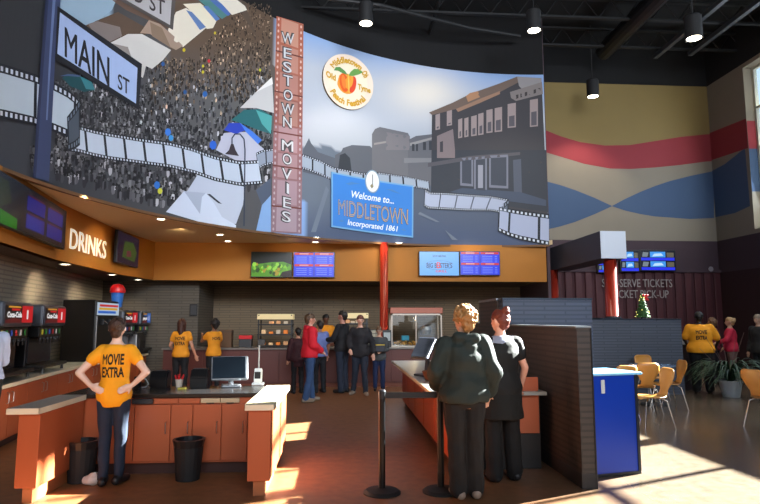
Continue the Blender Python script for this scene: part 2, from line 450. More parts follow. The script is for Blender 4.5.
# ------------------------------------------------------------------ the mural print
class Print(MB):
    def __init__(s):
        super().__init__(); s.cl = s.bm.loops.layers.float_color.new('print'); s.c = (0, 0, 0, 1); s.cf = None
    def col(s, h): s.c = lin(h); return s
    def face(s, vs):
        f = super().face(vs)
        if f:
            for l in f.loops: l[s.cl] = s.c
        return f
PAPER = paint('mural_print', rough=.55)
def mur(x, y, lay=0.0):
    d = ray(x, y); r = RAD - lay * .006
    a = d.x ** 2 + d.y ** 2; b = -2 * (d.x * CX + d.y * CY); c = CX ** 2 + CY ** 2 - r * r
    t = (-b + math.sqrt(b * b - 4 * a * c)) / 2 / a
    return CO + d * t
def proj(p):
    d = p - CO; c = d.dot(FW); return (380 + FPX * d.dot(RT) / c, 252 - FPX * d.dot(UPV) / c)
def mpoly(pr, pts, lay, color=None, step=10, place=None):
    if color: pr.col(color)
    place = place or (lambda x, y: mur(x, y, lay))
    tri = tessellate_polygon([[Vector((p[0], p[1], 0)) for p in pts]])
    cache = {}
    def V(p):
        k = (round(p[0], 3), round(p[1], 3))
        if k not in cache: cache[k] = pr.bm.verts.new(place(*p))
        return cache[k]
    st = [tuple(tuple(pts[i]) for i in t) for t in tri]
    while st:
        a, b, c = st.pop()
        ls = [hypot(a[0] - b[0], a[1] - b[1]), hypot(b[0] - c[0], b[1] - c[1]), hypot(c[0] - a[0], c[1] - a[1])]
        k = ls.index(max(ls))
        if ls[k] > step:
            p, q, r = ((a, b, c), (b, c, a), (c, a, b))[k]
            m_ = ((p[0] + q[0]) / 2, (p[1] + q[1]) / 2)
            st += [(p, m_, r), (m_, q, r)]
        else: pr.face([V(a), V(b), V(c)])
def line_band(pr, pts, w, lay, color, step=10):
    for a, b in zip(pts, pts[1:]):
        d = Vector((b[0] - a[0], b[1] - a[1])); L = d.length or 1; n = Vector((-d.y, d.x)) / L * w / 2
        mpoly(pr, [(a[0] + n.x, a[1] + n.y), (b[0] + n.x, b[1] + n.y), (b[0] - n.x, b[1] - n.y), (a[0] - n.x, a[1] - n.y)], lay, color, step)
def mixc(a, b, t):
    t = max(0, min(1, t)); return tuple(x + (y - x) * t for x, y in zip(a, b))
C_ = {k: lin(v) for k, v in dict(dk='#34363a', dk2='#3d4046', brown='#5e4d3f', grey='#605f5f', sky='#b4bac4', blue='#83a2cf', glow='#e4dccf', street='#525b69', st2='#66707d', navy='#43506e', haze='#8f969e', lsky='#8aa3b4').items()}
def base_col(x, y):
    if x < 276:
        if y < 22 and 60 < x < 112: return C_['lsky']
        c = mixc(C_['dk'], C_['grey'], (x - 60) / 160)
        if x > 170: c = mixc(c, C_['brown'], 1 - (y - 40) / 60 if y > 40 else 1)
        if x < 52 and y > 118: c = C_['dk2']
        if y > 150: c = mixc(c, C_['dk2'], .5)
        return c
    if x < 305 and y > 200: return C_['blue']
    hor = 152 if x > 335 else 146
    if y < hor:
        c = mixc(C_['blue'], C_['sky'], (y - (30 + (x - 300) * .22)) / 34)
        g = math.exp(-(((x - 425) / 34) ** 2 + ((y - 92) / 22) ** 2)); c = mixc(c, C_['glow'], g * .9)
        return mixc(c, C_['haze'], (y - 120) / 60)
    c = mixc(C_['st2'], C_['street'], (x - 310) / 90)
    return mixc(c, C_['navy'], (y - 200) / 50)
pr = Print(); NT, NZ = 150, 62
gridv = []
for i in range(NT + 1):
    th = TH_R + (TH_L - TH_R) * i / NT; p = th_pt(th, RAD)
    gridv.append([pr.bm.verts.new((p[0], p[1], ZB + (ztop(th) - ZB) * j / NZ)) for j in range(NZ + 1)])
for i in range(NT):
    for j in range(NZ):
        q = [gridv[i][j], gridv[i + 1][j], gridv[i + 1][j + 1], gridv[i][j + 1]]
        f = MB.face(pr, q)
        for l in f.loops:
            x, y = proj(l.vert.co); l[pr.cl] = base_col(x, y)
MUR = thing('photo_mural', 'long curved photographic wall mural of a crowded street fair and old town street', 'mural', (CX, CY + RAD, ZB))
def mobj(pr, name, label=None):
    bmesh.ops.translate(pr.bm, verts=pr.bm.verts[:], vec=(-CX, -CY - RAD, -ZB))
    o = pr.obj(name, PAPER, MUR)
    if label: o['label'] = label
    return o
mobj(pr, 'mural_panel')
rnd = random.Random(11)
# the printed crowd
pr = Print()
def figure(x, y, s, lay):
    a = rnd.random(); warm = x > 150 and rnd.random() < (120 - y) / 60
    if a < .48: v = rnd.randint(22, 50)
    elif a < .9: v = rnd.randint(50, 105)
    else: v = rnd.randint(120, 205)
    if warm: r, g, b = min(255, int(v * 1.1 + 8)), int(v * .98 + 2), int(v * .84)
    else: r = g = v; b = min(255, v + 4)
    pr.c = lin('%02x%02x%02x' % (r, g, b))
    w = s * .42; j = rnd.uniform(-.2, .2) * s
    b_ = [(x - w, y), (x - w * 1.1, y - s * 1.1), (x + j * .3, y - s * 1.4), (x + w * 1.1, y - s * 1.1), (x + w, y), (x + w * .2, y + s * .6), (x - w * .6, y + s * .6)]
    pr.face([pr.bm.verts.new(mur(*p, lay)) for p in b_])
    h = rnd.randint(60, 150) if rnd.random() < .6 else rnd.randint(20, 50)
    if not warm: h = int(h * .85)
    pr.c = lin('%02x%02x%02x' % (min(255, int(h * (1.14 if warm else 1.0))), h, int(h * (.84 if warm else 1.02))))
    r_ = s * .3
    pr.face([pr.bm.verts.new(mur(x + j + r_ * cos(k * 1.047), y - s * 1.6 + r_ * 1.2 * sin(k * 1.047), lay + .3)) for k in range(6)])
def in_crowd(x, y):
    if x > 271 or x < 30: return False
    top = 60 if x > 140 else 58 + (140 - x) * .3
    if x > 200: top = max(4, 50 - (x - 200) * 1.0)
    if y < top: return False
    if mur(x, y + 6).z < ZB + .03: return False
    if x < 56: return y > 150
    if x > 240 and y > 190: return False
    return proj(Vector(mur(x, y + 3.5)))[1] < 9999 and mur(x, y + 5).z > ZB + .02
cnt = 0
while cnt < 3700:
    x, y = rnd.uniform(30, 271), rnd.uniform(3, 233)
    if not in_crowd(x, y): continue
    d = (y / 230)
    if hypot((x - 215) / 32, (y - 118) / 26) < 1 and rnd.random() < .5: continue
    if hypot((x - 175) / 25, (y - 110) / 16) < 1 and rnd.random() < .35: continue
    s = 1.15 + 3.7 * d ** 1.6 * (1.25 if x < 140 else .95)
    if y > 150 and rnd.random() < .45: continue
    figure(x, y, s, 1 + d * .6); cnt += 1
for x, y, c, s in [(149, 57, '#c4323c', 2), (161, 53, '#2c64b4', 2.5), (163, 64, '#2c5c9c', 3), (184, 50, '#c8b428', 2.5), (209, 61, '#c43038', 2.5), (203, 66, '#c4b830', 2), (203, 72, '#c4b830', 2.2), (260, 70, '#c4c030', 2), (215, 33, '#c4b030', 2),
                   (205, 94, '#2c62a8', 4), (185, 92, '#2a5690', 3), (168, 132, '#3a78d0', 5), (171, 138, '#3a90d0', 4), (157, 185, '#2f6fc0', 5), (160, 191, '#c8c83c', 4), (213, 145, '#2c62c8', 6), (222, 0, '#285ca8', 3)]:
    mpoly(pr, [(x + s * .62 * cos(k * .9), y + s * .8 * sin(k * .9)) for k in range(7)], 2.2, c)
o = mobj(pr, 'printed_crowd'); o['kind'] = 'stuff'
# tents
pr = Print()
T = lambda pts, c, l=2.4: mpoly(pr, pts, l, c)
T([(60, 14), (62, -4), (118, -4), (112, 10), (96, 22), (84, 28)], '#91a9bb', 1.9)
T([(84, 26), (98, 20), (118, 12), (150, 30), (140, 40), (112, 44)], '#5d4c40', 1.9)
T([(88, 24), (97, 21), (120, 27), (122, 36), (105, 44), (96, 36)], '#7c726e', 2)
T([(112, 0), (126, 10), (170, 30), (175, 0)], '#695448', 1.9)
T([(110, 43), (120, 38), (128, 34), (142, 34), (171, 50), (163, 60), (152, 69), (146, 66), (143, 78), (137, 74), (128, 56)], '#c5c2bd')
T([(110, 43), (128, 47), (133, 62), (122, 52)], '#8f8680', 2.6)
T([(149, 20), (160, 24), (175, 37), (183, 46), (176, 50), (172, 48), (150, 34), (140, 33)], '#9c8676')
T([(150, 22), (162, 28), (171, 48), (152, 36)], '#84705f', 2.6)
T([(176, 12), (186, 8), (196, 14), (206, 28), (183, 47), (173, 40), (168, 30)], '#d5ccbb')
T([(186, 10), (192, 12), (206, 27), (200, 30)], '#5f7aa8', 2.6)
T([(183, 4), (200, 3), (212, 12), (217, 20), (213, 28), (207, 29), (194, 14)], '#d8cfb8')
T([(203, 6), (208, 6), (220, 19), (216, 21)], '#5474a8', 2.6)
T([(194, -4), (210, -3), (222, 10), (230, 14), (222, 19), (208, 8)], '#4d7a78', 2.5)
T([(206, -4), (222, 2), (232, 13), (228, 16), (214, 4)], '#4a66a0', 2.6)
T([(212, -4), (232, -4), (245, 6), (247, 10), (232, 15), (222, 4)], '#d6cebf', 2.7)
T([(234, -3), (246, 2), (247, 10), (258, 40), (240, 10)], '#55493f', 2.2)
mobj(pr, 'printed_tents', 'white and blue market tents at the top of the print'); pr = Print()
T([(240, 108), (256, 92), (272, 77), (274, 113), (256, 108)], '#c2c0bf')
T([(256, 92), (272, 77), (273, 84)], '#e2e0dc', 2.6)
T([(231, 120), (244, 110), (260, 109), (272, 116), (271, 134), (258, 130), (244, 124)], '#2c6468', 2.6)
T([(256, 110), (272, 116), (271, 134), (262, 124)], '#4f9e9c', 2.8)
T([(224, 130), (229, 123), (240, 123), (246, 130), (236, 134)], '#2f45b0', 2.8)
T([(240, 123), (252, 131), (262, 140), (258, 144), (246, 132)], '#4478d4', 2.9)
T([(216, 150), (224, 133), (236, 132), (246, 132), (258, 144), (264, 149), (258, 162), (235, 160)], '#b4b6c6', 2.7)
T([(186, 193), (198, 174), (212, 178), (245, 187), (243, 205), (236, 224), (205, 222)], '#b6bfcf', 2.5)
T([(166, 212), (184, 191), (206, 193), (214, 203), (222, 217), (236, 225), (236, 228), (200, 222)], '#c6d0e0', 2.8)
T([(184, 191), (206, 193), (202, 197), (200, 214)], '#a5afc2', 3)
T([(207, 194), (210, 194), (222, 204), (218, 203)], '#2c3038', 3.1)
T([(262, 205), (271, 195), (271, 232), (256, 231)], '#7fa3d0', 2.8)
T([(256, 190), (271, 178), (271, 197), (262, 206)], '#4f5a6c', 2.6)
T([(62, 78), (66, 75), (80, 76), (92, 82), (95, 90), (84, 92), (70, 86)], '#1f4a50', 2.6)
T([(80, 76), (92, 82), (95, 90), (86, 89)], '#3a7a84', 2.7)
T([(60, 76), (68, 74), (80, 75), (80, 77), (68, 76)], '#4a5c80', 2.8)
mobj(pr, 'printed_tents')
# buildings
pr = Print()
B = lambda pts, c, l=1.6: mpoly(pr, pts, l, c)
B([(303, 150), (309, 138), (311, 143), (318, 152), (335, 158), (335, 180), (303, 172)], '#565c66')
B([(335, 155), (341, 152), (343, 148), (352, 145), (370, 146), (374, 150), (374, 178), (335, 172)], '#585c64')
B([(338, 170), (340, 155), (345, 153), (350, 158), (352, 174)], '#34383e', 1.8)
B([(372, 174), (372, 134), (375, 129), (380, 127), (408, 133), (410, 137), (410, 180), (372, 178)], '#67676c', 1.9)
B([(386, 150), (386, 132), (410, 136), (410, 150)], '#737074', 2)
B([(374, 143), (386, 141), (386, 143), (374, 145)], '#8b8786', 2.1)
B([(408, 182), (408, 140), (416, 136), (433, 134), (433, 186)], '#5f6066', 2)
B([(410, 143), (433, 137), (433, 139), (410, 146)], '#8c8a8a', 2.2)
for x0, x1, y0, y1 in [(412, 414.5, 144, 151), (416, 418, 144, 151), (423, 426, 142, 150), (429, 432, 141, 150)]: B([(x0, y0), (x1, y0), (x1, y1), (x0, y1)], '#34373d', 2.3)
B([(404, 158), (433, 158), (433, 162), (404, 163)], '#77787c', 2.2)
main = [(432, 113), (453, 103), (458, 101), (468, 95), (478, 91), (498, 84), (517, 76.6), (541.5, 78), (549, 246), (500, 200), (431, 192)]
B(main, '#3c3a3e', 2.4)
B([(431, 192), (432, 150), (546, 150), (548, 212), (500, 205)], '#33373f', 2.5)
B([(429, 112.5), (453, 102.5), (466, 96), (478, 91), (498, 84), (517, 76.6), (519, 82), (500, 92), (482, 99), (456, 109), (432, 115)], '#6b5a50', 2.6)
B([(466, 96), (470, 93), (478, 91), (480, 97), (468, 102)], '#a87c5c', 2.7)
B([(456, 109), (482, 98), (500, 91), (500, 94), (482, 102), (458, 112)], '#93735f', 2.8)
B([(517, 76.6), (541.5, 78), (542, 88), (524, 91), (519, 86)], '#8b8788', 2.7)
B([(510, 92), (542, 82), (543, 94), (516, 101), (511, 98)], '#7c7472', 2.9)
for k in range(6): B([(516 + k * 4.4, 95 - k * 1.3), (518.4 + k * 4.4, 94.3 - k * 1.3), (518.4 + k * 4.4, 98 - k * 1.3), (516 + k * 4.4, 99 - k * 1.3)], '#3c3638', 3)
for a, b, c, d in [(75, 97, 262, 340), (130, 155, 245, 320), (185, 205, 285, 380), (215, 235, 280, 375), (248, 275, 270, 370), (282, 308, 258, 365), (322, 352, 240, 355), (362, 398, 230, 350), (425, 465, 210, 330), (533, 572, 190, 325)]:
    x0, x1, y0, y1 = 420 + a / 4.85, 420 + b / 4.85, 60 + c / 4.85, 60 + d / 4.85
    B([(x0, y0 + .8), (x1, y0 - .6), (x1, y1 - .8), (x0, y1)], '#978886', 2.9)
    B([(x0 + 1.3, y0 + 13), (x1 - 1.3, y0 + 12), (x1 - 1.3, y1 - 2), (x0 + 1.3, y1 - 1.5)], '#565258', 3.1)
B([(437, 136), (453, 129), (455, 150), (455, 158), (437, 158)], '#7c6f70', 2.8)
B([(440, 142), (443, 141), (443, 152), (440, 152)], '#3c3a40', 3.0)
B([(428, 163), (470, 156), (520, 152), (520, 155), (470, 160), (428, 167)], '#504e54', 2.9)
for a, b, c, d in [(195, 258, 35, 172), (262, 325, 30, 205), (335, 428, 22, 182)]:
    x0, x1, y0, y1 = 420 + a / 4.85, 420 + b / 4.85, 150 + c / 4.85, 150 + d / 4.85
    B([(x0, y0 + 1), (x1, y0), (x1, y1 + 1), (x0, y1)], '#6f7280', 2.9)
    B([(x0 + 1.8, y0 + 3.5), (x1 - 1.8, y0 + 2.6), (x1 - 1.8, y1 - 1.5), (x0 + 1.8, y1 - 2.5)], '#3a3f4a', 3.1)
B([(478, 165), (483, 165), (483, 188), (478, 188)], '#8a8c98', 3.2)
B([(513, 160), (521, 159), (522, 194), (514, 195)], '#4c5260', 2.9)
B([(462, 188), (520, 192), (546, 200), (546, 206), (500, 200), (450, 192)], '#414a5c', 3)
for pts in ([(420, 212), (440, 222), (436, 222), (418, 214)], [(445, 230), (458, 240), (452, 240)], [(326, 186), (329, 190), (316, 232), (311, 232)]): B(pts, '#6c7684', 2)
mobj(pr, 'printed_buildings')
# film strip
pr = Print()
def lerp_path(P, t):
    L = [0]
    for a, b in zip(P, P[1:]): L.append(L[-1] + hypot(a[0] - b[0], a[1] - b[1]))
    d = t * L[-1]
    for i in range(len(P) - 1):
        if d <= L[i + 1] or i == len(P) - 2:
            k = (d - L[i]) / ((L[i + 1] - L[i]) or 1); return (P[i][0] + (P[i + 1][0] - P[i][0]) * k, P[i][1] + (P[i + 1][1] - P[i][1]) * k)
def film(top, bot, frames, holes, lay, light='#b8c3d2', dark='#20242b', hole='#c4ccd8', edge=.14, n=None):
    n = n or max(6, int(holes))
    F = lambda t, v: (lambda a, b: (a[0] + (b[0] - a[0]) * v, a[1] + (b[1] - a[1]) * v))(lerp_path(top, t), lerp_path(bot, t))
    for i in range(n):
        a, b = i / n, (i + 1) / n
        mpoly(pr, [F(a, 0), F(b, 0), F(b, 1), F(a, 1)], lay, dark, 14)
    for t0, t1 in frames:
        k = 5
        for i in range(k):
            a, b = t0 + (t1 - t0) * i / k, t0 + (t1 - t0) * (i + 1) / k
            mpoly(pr, [F(a, edge), F(b, edge), F(b, 1 - edge), F(a, 1 - edge)], lay + .5, light, 14)
    for i in range(holes):
        a, b = (i + .25) / holes, (i + .75) / holes
        for v in (edge * .3, 1 - edge * .8):
            mpoly(pr, [F(a, v), F(b, v), F(b, v + edge * .5), F(a, v + edge * .5)], lay + .5, hole, 14)
def even(n, gap=.006, a=0, b=1): return [(a + (b - a) * i / n + gap, a + (b - a) * (i + 1) / n - gap) for i in range(n)]
film([(-16, 60), (0, 63), (35, 74), (56, 83), (70, 91), (79, 100)], [(-16, 116), (0, 118), (33, 125), (52, 131), (70, 138), (79, 145)], [(0, .5), (.53, .93)], 20, 3.5, edge=.17, light='#b4c2ce')
film([(80, 98), (74, 108), (67, 117)], [(80, 145), (75, 149), (68, 151)], [(.1, .9)], 5, 4.7, light='#4c5560', dark='#282c33', hole='#6f7a88', edge=.2)
film([(67, 119), (80, 126), (95, 130), (110, 133), (140, 138), (170, 142), (190, 147), (215, 156), (240, 161), (259, 160)], [(68, 151), (80, 153), (95, 157), (110, 160), (140, 164), (170, 168), (195, 174), (215, 181), (240, 186), (263, 184)], even(10), 64, 4.0)
film([(256, 153), (262, 150), (276, 148)], [(258, 170), (264, 166), (276, 163)], even(2, .03), 8, 3.6, light='#8a95a6')
mobj(pr, 'printed_film_strip'); pr = Print()
film([(300, 153), (320, 160), (333, 167), (363, 173), (379, 172), (405, 176), (429, 181)], [(300, 168), (320, 175), (333, 181), (363, 187), (385, 187), (405, 186), (430, 190)], even(10, .006), 54, 3.4, light='#97a3b2')
film([(425, 189), (430, 192), (448, 192.5), (467, 194), (490, 195.5), (508, 199)], [(424, 206), (428, 209), (448, 210), (467, 211), (490, 211), (501, 213)], even(5), 36, 3.6, light='#a2abc0')
film([(509, 199), (503, 204), (499, 210)], [(509, 222), (503, 228), (498, 231)], [(.15, .85)], 5, 4.2, light='#56606f', dark='#2a2f38', hole='#7c8798', edge=.2)
film([(499, 207), (512, 209), (525, 211), (549, 214)], [(498, 231), (508, 236), (520, 240), (549, 246)], [(.02, .2), (.24, .78), (.83, 1)], 12, 4.6, light='#a2abc4', edge=.15)
mobj(pr, 'printed_film_strip')
# lamp post, street signs
pr = Print()
mpoly(pr, [(46, -6), (61, -6), (55, 60), (49, 182), (33, 177), (38, 100)], 6, '#3c4666')
mpoly(pr, [(46, -6), (49, -6), (41, 100), (36, 178), (33, 177), (38, 100)], 6.3, '#2c3450')
mpoly(pr, [(53, -6), (56, -6), (51, 60), (47.5, 120), (46, 120), (49, 60)], 6.3, '#66779c')
mobj(pr, 'printed_lamp_post')
pr = Print()
mpoly(pr, [(57.5, 6), (142, 64), (139, 110), (55, 59)], 6.6, '#24262c')
mpoly(pr, [(60, 12.4), (137.5, 68), (136, 103.6), (57.3, 53.6)], 7, '#9db0d6')
pr.col('#23252b')
letters(pr, 'MAIN', lambda u, v: mur(63.5 + u * 46, 55.5 + u * 31 - v * (30.5 - u * 2), 7.6), offset=.014, width=1)
letters(pr, 'ST', lambda u, v: mur(117.5 + u * 12, 88 + u * 7 - v * 15, 7.6), offset=.012, width=1)
mpoly(pr, [(112, -4), (173, 30), (176, -4)], 6.6, '#55504e')
mpoly(pr, [(119, -4), (170, 25), (172, -4)], 7, '#a9a6a8')
pr.col('#3a3434')
letters(pr, 'ST', lambda u, v: mur(149 + u * 16, 9 + u * 6.5 - v * 15, 7.6), offset=.01, width=1)
letters(pr, 'D', lambda u, v: mur(134 + u * 9, .6 + u * 4 - v * 16, 7.6), offset=.01, width=1)
mobj(pr, 'printed_street_sign')
# marquee
pr = Print()
for i in range(8):
    t0, t1 = i / 8, (i + 1) / 8
    L = lambda t: (276.5 - 5.5 * t, 16 + 216 * t); R_ = lambda t: (303.5 - 2 * t, 24 + 210 * t)
    mpoly(pr, [L(t0), R_(t0), R_(t1), L(t1)], 5, ['#a8604c', '#a86450', '#9c6254', '#8f5a52', '#94686a', '#8a6468', '#8c6c72', '#8a7078'][i], 12)
    mpoly(pr, [(L(t0)[0] + 5, L(t0)[1] + 2), (R_(t0)[0] - 5, R_(t0)[1] + 0), (R_(t1)[0] - 5, R_(t1)[1] - 2), (L(t1)[0] + 5, L(t1)[1] - 1)], 5.5, ['#c08c78', '#b88474', '#b07c70', '#a4786e', '#a8868a', '#a08084', '#a0868e', '#a08c96'][i], 12)
for i in range(36):
    t = (i + .5) / 36
    for x, y in ((276.5 - 5.5 * t + 2.3, 16 + 216 * t), (303.5 - 2 * t - 2.3, 24 + 210 * t)):
        mpoly(pr, [(x + 1.0 * cos(k), y + 1.6 * sin(k)) for k in range(6)], 5.6, '#d8b4a4' if i < 16 else '#b0a0a4')
for i in (5, 11, 17, 22, 28):
    t = i / 32; mpoly(pr, [(276.5 - 5.5 * t, 16 + 216 * t), (303.5 - 2 * t, 24 + 210 * t), (303.5 - 2 * t, 25.5 + 210 * t), (276.5 - 5.5 * t, 17.5 + 216 * t)], 6, '#6a3a34')
for ch, x, y in [('W', 288, 38), ('E', 287, 53), ('S', 287, 67), ('T', 288, 80.5), ('O', 288, 95), ('W', 288, 109), ('N', 287, 122), ('M', 287, 145.5), ('O', 287, 159), ('V', 287, 174), ('I', 287, 188), ('E', 286.5, 202.5), ('S', 286, 216.5)]:
    w = 4 if ch == 'I' else (12.5 if ch in 'WM' else 9.5)
    for c, off, l in (('#4a4648', .07, 6.6), ('#c9cdd0', .0, 7.2)):
        pr.col(c); letters(pr, ch, lambda u, v: mur(x - w / 2 + u * w, y + 5.2 + (u - .5) * 2.2 - v * 10.4, l), offset=off, width=1)
mobj(pr, 'printed_marquee')
# street lamp in front of the tents
pr = Print()
line_band(pr, [(244, 226), (244.5, 190), (245, 150), (244, 139), (240, 134), (235, 134), (232, 138), (232, 145)], 1.3, 5.4, '#343c4c', 30)
mpoly(pr, [(231, 144), (233.5, 144), (235.5, 150), (239, 156), (225, 154), (229, 150)], 5.6, '#3a3238')
mobj(pr, 'printed_street_lamp')

# ------------------------------------------------------------------ raised signs on the mural
def on_mural(cx, cy, stand):
    c = mur(cx, cy); th = atan2(c.y - CY, c.x - CX)
    def P(u, v, off=0.0):   # u metres to the right along the wall, v metres up
        r = RAD - stand - off; t = th - u / RAD
        return Vector((CX + r * cos(t), CY + r * sin(t), c.z + v))
    return P, c
def uv_of(x, y, c):
    p = mur(x, y); th = atan2(p.y - CY, p.x - CX); tc = atan2(c.y - CY, c.x - CX)
    return ((tc - th) * RAD, p.z - c.z)
# round festival sign
P, c = on_mural(347, 82.7, .07)
pr = Print(); rr = .715; n = 48
def ringface(col, r0, r1, off, back=None):
    pr.col(col)
    a = [pr.bm.verts.new(P(r0 * cos(2 * pi * k / n), r0 * sin(2 * pi * k / n), off)) for k in range(n)] if r0 else [pr.bm.verts.new(P(0, 0, off))]
    b = [pr.bm.verts.new(P(r1 * cos(2 * pi * k / n), r1 * sin(2 * pi * k / n), off if back is None else back)) for k in range(n)]
    for k in range(n):
        k2 = (k + 1) % n
        pr.face([a[0], b[k], b[k2]] if len(a) == 1 else [a[k], b[k], b[k2], a[k2]])
ringface('#efe2c8', 0, .55, 0); ringface('#f0dcc8', .55, rr, 0); ringface('#6b5a3c', rr, rr, 0, -.06)
ringface('#6b5a3c', 0, rr, -.06)
def shape(pts, col, off):
    tri = tessellate_polygon([[Vector((p[0], p[1], 0)) for p in pts]]); pr.col(col)
    vs = [pr.bm.verts.new(P(p[0], p[1], off)) for p in pts]
    for t in tri: pr.face([vs[i] for i in t])
def oval(cx, cy, a, b, rot=0, n_=20): return [(cx + a * cos(t) * cos(rot) - b * sin(t) * sin(rot), cy + a * cos(t) * sin(rot) + b * sin(t) * cos(rot)) for t in [2 * pi * k / n_ for k in range(n_)]]
shape(oval(-.05, -.06, .27, .27), '#e89a3c', .004)
shape(oval(-.12, -.05, .13, .24, .15), '#e2602c', .007); shape(oval(-.13, -.03, .06, .18, .15), '#e8823c', .009)
shape(oval(.12, -.05, .10, .23, -.2), '#dc4c34', .007); shape(oval(.09, .02, .04, .15, -.2), '#f0a040', .009)
shape(oval(.01, -.05, .02, .26, .05), '#f2c060', .010)
shape([(-.02, .17), (-.1, .26), (-.24, .33), (-.36, .3), (-.42, .2), (-.3, .22), (-.16, .18)], '#5c8c50', .012)
shape([(.0, .16), (.06, .27), (.16, .37), (.3, .39), (.42, .33), (.28, .24), (.12, .17)], '#6b9c50', .012)
def arc_text(s, r, a0, a1, size, top=True):
    """letters set round the disc from angle a0 to a1 (degrees)"""
    vs, fs, w = text_shape(s, .04)
    for off, col in ((.014, '#d0a030'),):
        pr.col(col); bv = []
        for x, y in vs:
            a = radians(a0 + (a1 - a0) * x / w); q = (r + y * size) if top else (r - y * size)
            bv.append(pr.bm.verts.new(P(q * cos(a), q * sin(a), off)))
        for f in fs: pr.face([bv[i] for i in f])
arc_text('Middletown', .48, 150, 48, .155); arc_text('Oh', .48, 40, 22, .155)
arc_text('Peach Festival', .63, 214, 322, .155, top=False)
pr.col('#d0a030')
letters(pr, 'Old', lambda u, v: P(-.64 + u * .28, -.0 - u * .06 + v * .15, .014), offset=.04, width=1)
letters(pr, 'Tyme', lambda u, v: P(.27 + u * .36, -.14 - u * .05 + v * .14, .014), offset=.04, width=1)
bmesh.ops.translate(pr.bm, verts=pr.bm.verts[:], vec=-c)
o = pr.obj('round_sign', paint('sign_print', rough=.35), loc=c); tag(o, 'round cream festival sign with a peach and two green leaves, fixed on the mural sky', 'sign')
# blue welcome sign
P, c = on_mural(371, 207, .05)
Q = {k: uv_of(x, y, c) for k, (x, y) in dict(TL=(330.4, 172), TR=(412.9, 186), BR=(412.6, 238), BL=(330.4, 227.3)).items()}
pr = Print()
def quad(u0, v0, u1, v1, col, off):
    """bilinear patch over the sign, u,v in 0..1"""
    def G(u, v):
        a = Vector(Q['BL']).lerp(Vector(Q['BR']), u); b = Vector(Q['TL']).lerp(Vector(Q['TR']), u); p = a.lerp(b, v); return P(p.x, p.y, off)
    pr.col(col); k = 8
    for i in range(k):
        a, b = u0 + (u1 - u0) * i / k, u0 + (u1 - u0) * (i + 1) / k
        pr.face([pr.bm.verts.new(G(*q)) for q in ((a, v0), (b, v0), (b, v1), (a, v1))])
def G(u, v, off):
    a = Vector(Q['BL']).lerp(Vector(Q['BR']), u); b = Vector(Q['TL']).lerp(Vector(Q['TR']), u); p = a.lerp(b, v); return P(p.x, p.y, off)
quad(0, 0, 1, 1, '#6fa0c8', 0); quad(.018, .03, .982, .97, '#3a7cc8', .004)
for s_, e_ in (((0, 0), (1, 0)), ((1, 0), (1, 1)), ((1, 1), (0, 1)), ((0, 1), (0, 0))):
    for i in range(6):
        a = [s_[k] + (e_[k] - s_[k]) * i / 6 for k in (0, 1)]; b = [s_[k] + (e_[k] - s_[k]) * (i + 1) / 6 for k in (0, 1)]
        pr.col('#3a6088').face([pr.bm.verts.new(v) for v in (G(*a, 0), G(*b, 0), G(*b, -.05), G(*a, -.05))])
pr.col('#e4ecf4')
letters(pr, 'Welcome to...', lambda u, v: G(.23 + u * .53, .60 + v * .125, .010), offset=.015, width=1, shear=.25)
letters(pr, 'Incorporated 1861', lambda u, v: G(.19 + u * .61, .085 + v * .10, .010), offset=.015, width=1, shear=.2)
for col, off, l in (('#26324a', .03, .009), ('#c8a870', .012, .014), ('#4a7cb4', -.022, .019)):
    pr.col(col); letters(pr, 'MIDDLETOWN', lambda u, v: G(.075 + u * .86, .245 + v * .28, l), offset=off, width=1)
for pts in ([(.17, .83), (.24, .88), (.36, .88), (.28, .85), (.22, .82)], [(.66, .86), (.74, .87), (.86, .80), (.76, .82)], [(.08, .13), (.12, .16), (.16, .14), (.12, .12)], [(.84, .13), (.88, .15), (.92, .12), (.88, .11)]):
    pr.face([pr.bm.verts.new(G(*q, .01)) for q in pts])
cu = uv_of(371.5, 182, c)
def oval3(a, b, col, off):
    pr.col(col); pr.face([pr.bm.verts.new(P(cu[0] + a * cos(2 * pi * k / 24), cu[1] + b * sin(2 * pi * k / 24), off)) for k in range(24)])
oval3(.205, .30, '#7f97a8', .012); oval3(.18, .27, '#dfe3e4', .016)
pr.col('#6b6f70'); pr.face([pr.bm.verts.new(P(cu[0] + x, cu[1] + y, .02)) for x, y in ((-.012, .18), (.012, .18), (.012, -.1), (-.012, -.1))])
pr.col('#8c8466'); pr.face([pr.bm.verts.new(P(cu[0] + x - .02, cu[1] - .12 + y, .022)) for x, y in ((-.05, 0), (0, .06), (.05, 0), (0, -.07))])
bmesh.ops.translate(pr.bm, verts=pr.bm.verts[:], vec=-c)
o = pr.obj('welcome_sign', MATS['sign_print'], loc=c); tag(o, 'blue Welcome to Middletown sign with a white oval seal, fixed low on the mural', 'sign')

# ------------------------------------------------------------------ overhead: joists, duct, pendant cans
PJ = 1
joist_y = sorted({round(at_z(680, 50, 9.2).y, 2), round(at_z(700, 23, 9.2).y, 2), 12.2, 10.0, 8.2})
j0 = None
for y in joist_y:
    if j0 is None:
        j0 = thing('roof_joist', 'black open web steel roof joist, fifth from the gold wall', 'joist', (0, y, 9.2), 0, 'roof joists')
        m_ = MB()
        m_.box(-4.8, 11.2, -.05, .05, 0, .05); m_.box(-4.8, 11.2, -.05, .05, .5, .55); m_.obj('chord', beam_grey, j0)
        m_ = MB(); k = -4.7
        while k < 11: m_.tube([(k, 0, .03), (k + .35, 0, .52), (k + .7, 0, .03)], .018, 5); k += .7
        m_.obj('web', beam_grey, j0)
    else: dup(j0, (0, y, 9.2))['label'] = 'black open web steel roof joist, %s from the gold wall' % ['fifth', 'fourth', 'third', 'second', 'first'][joist_y.index(y)]
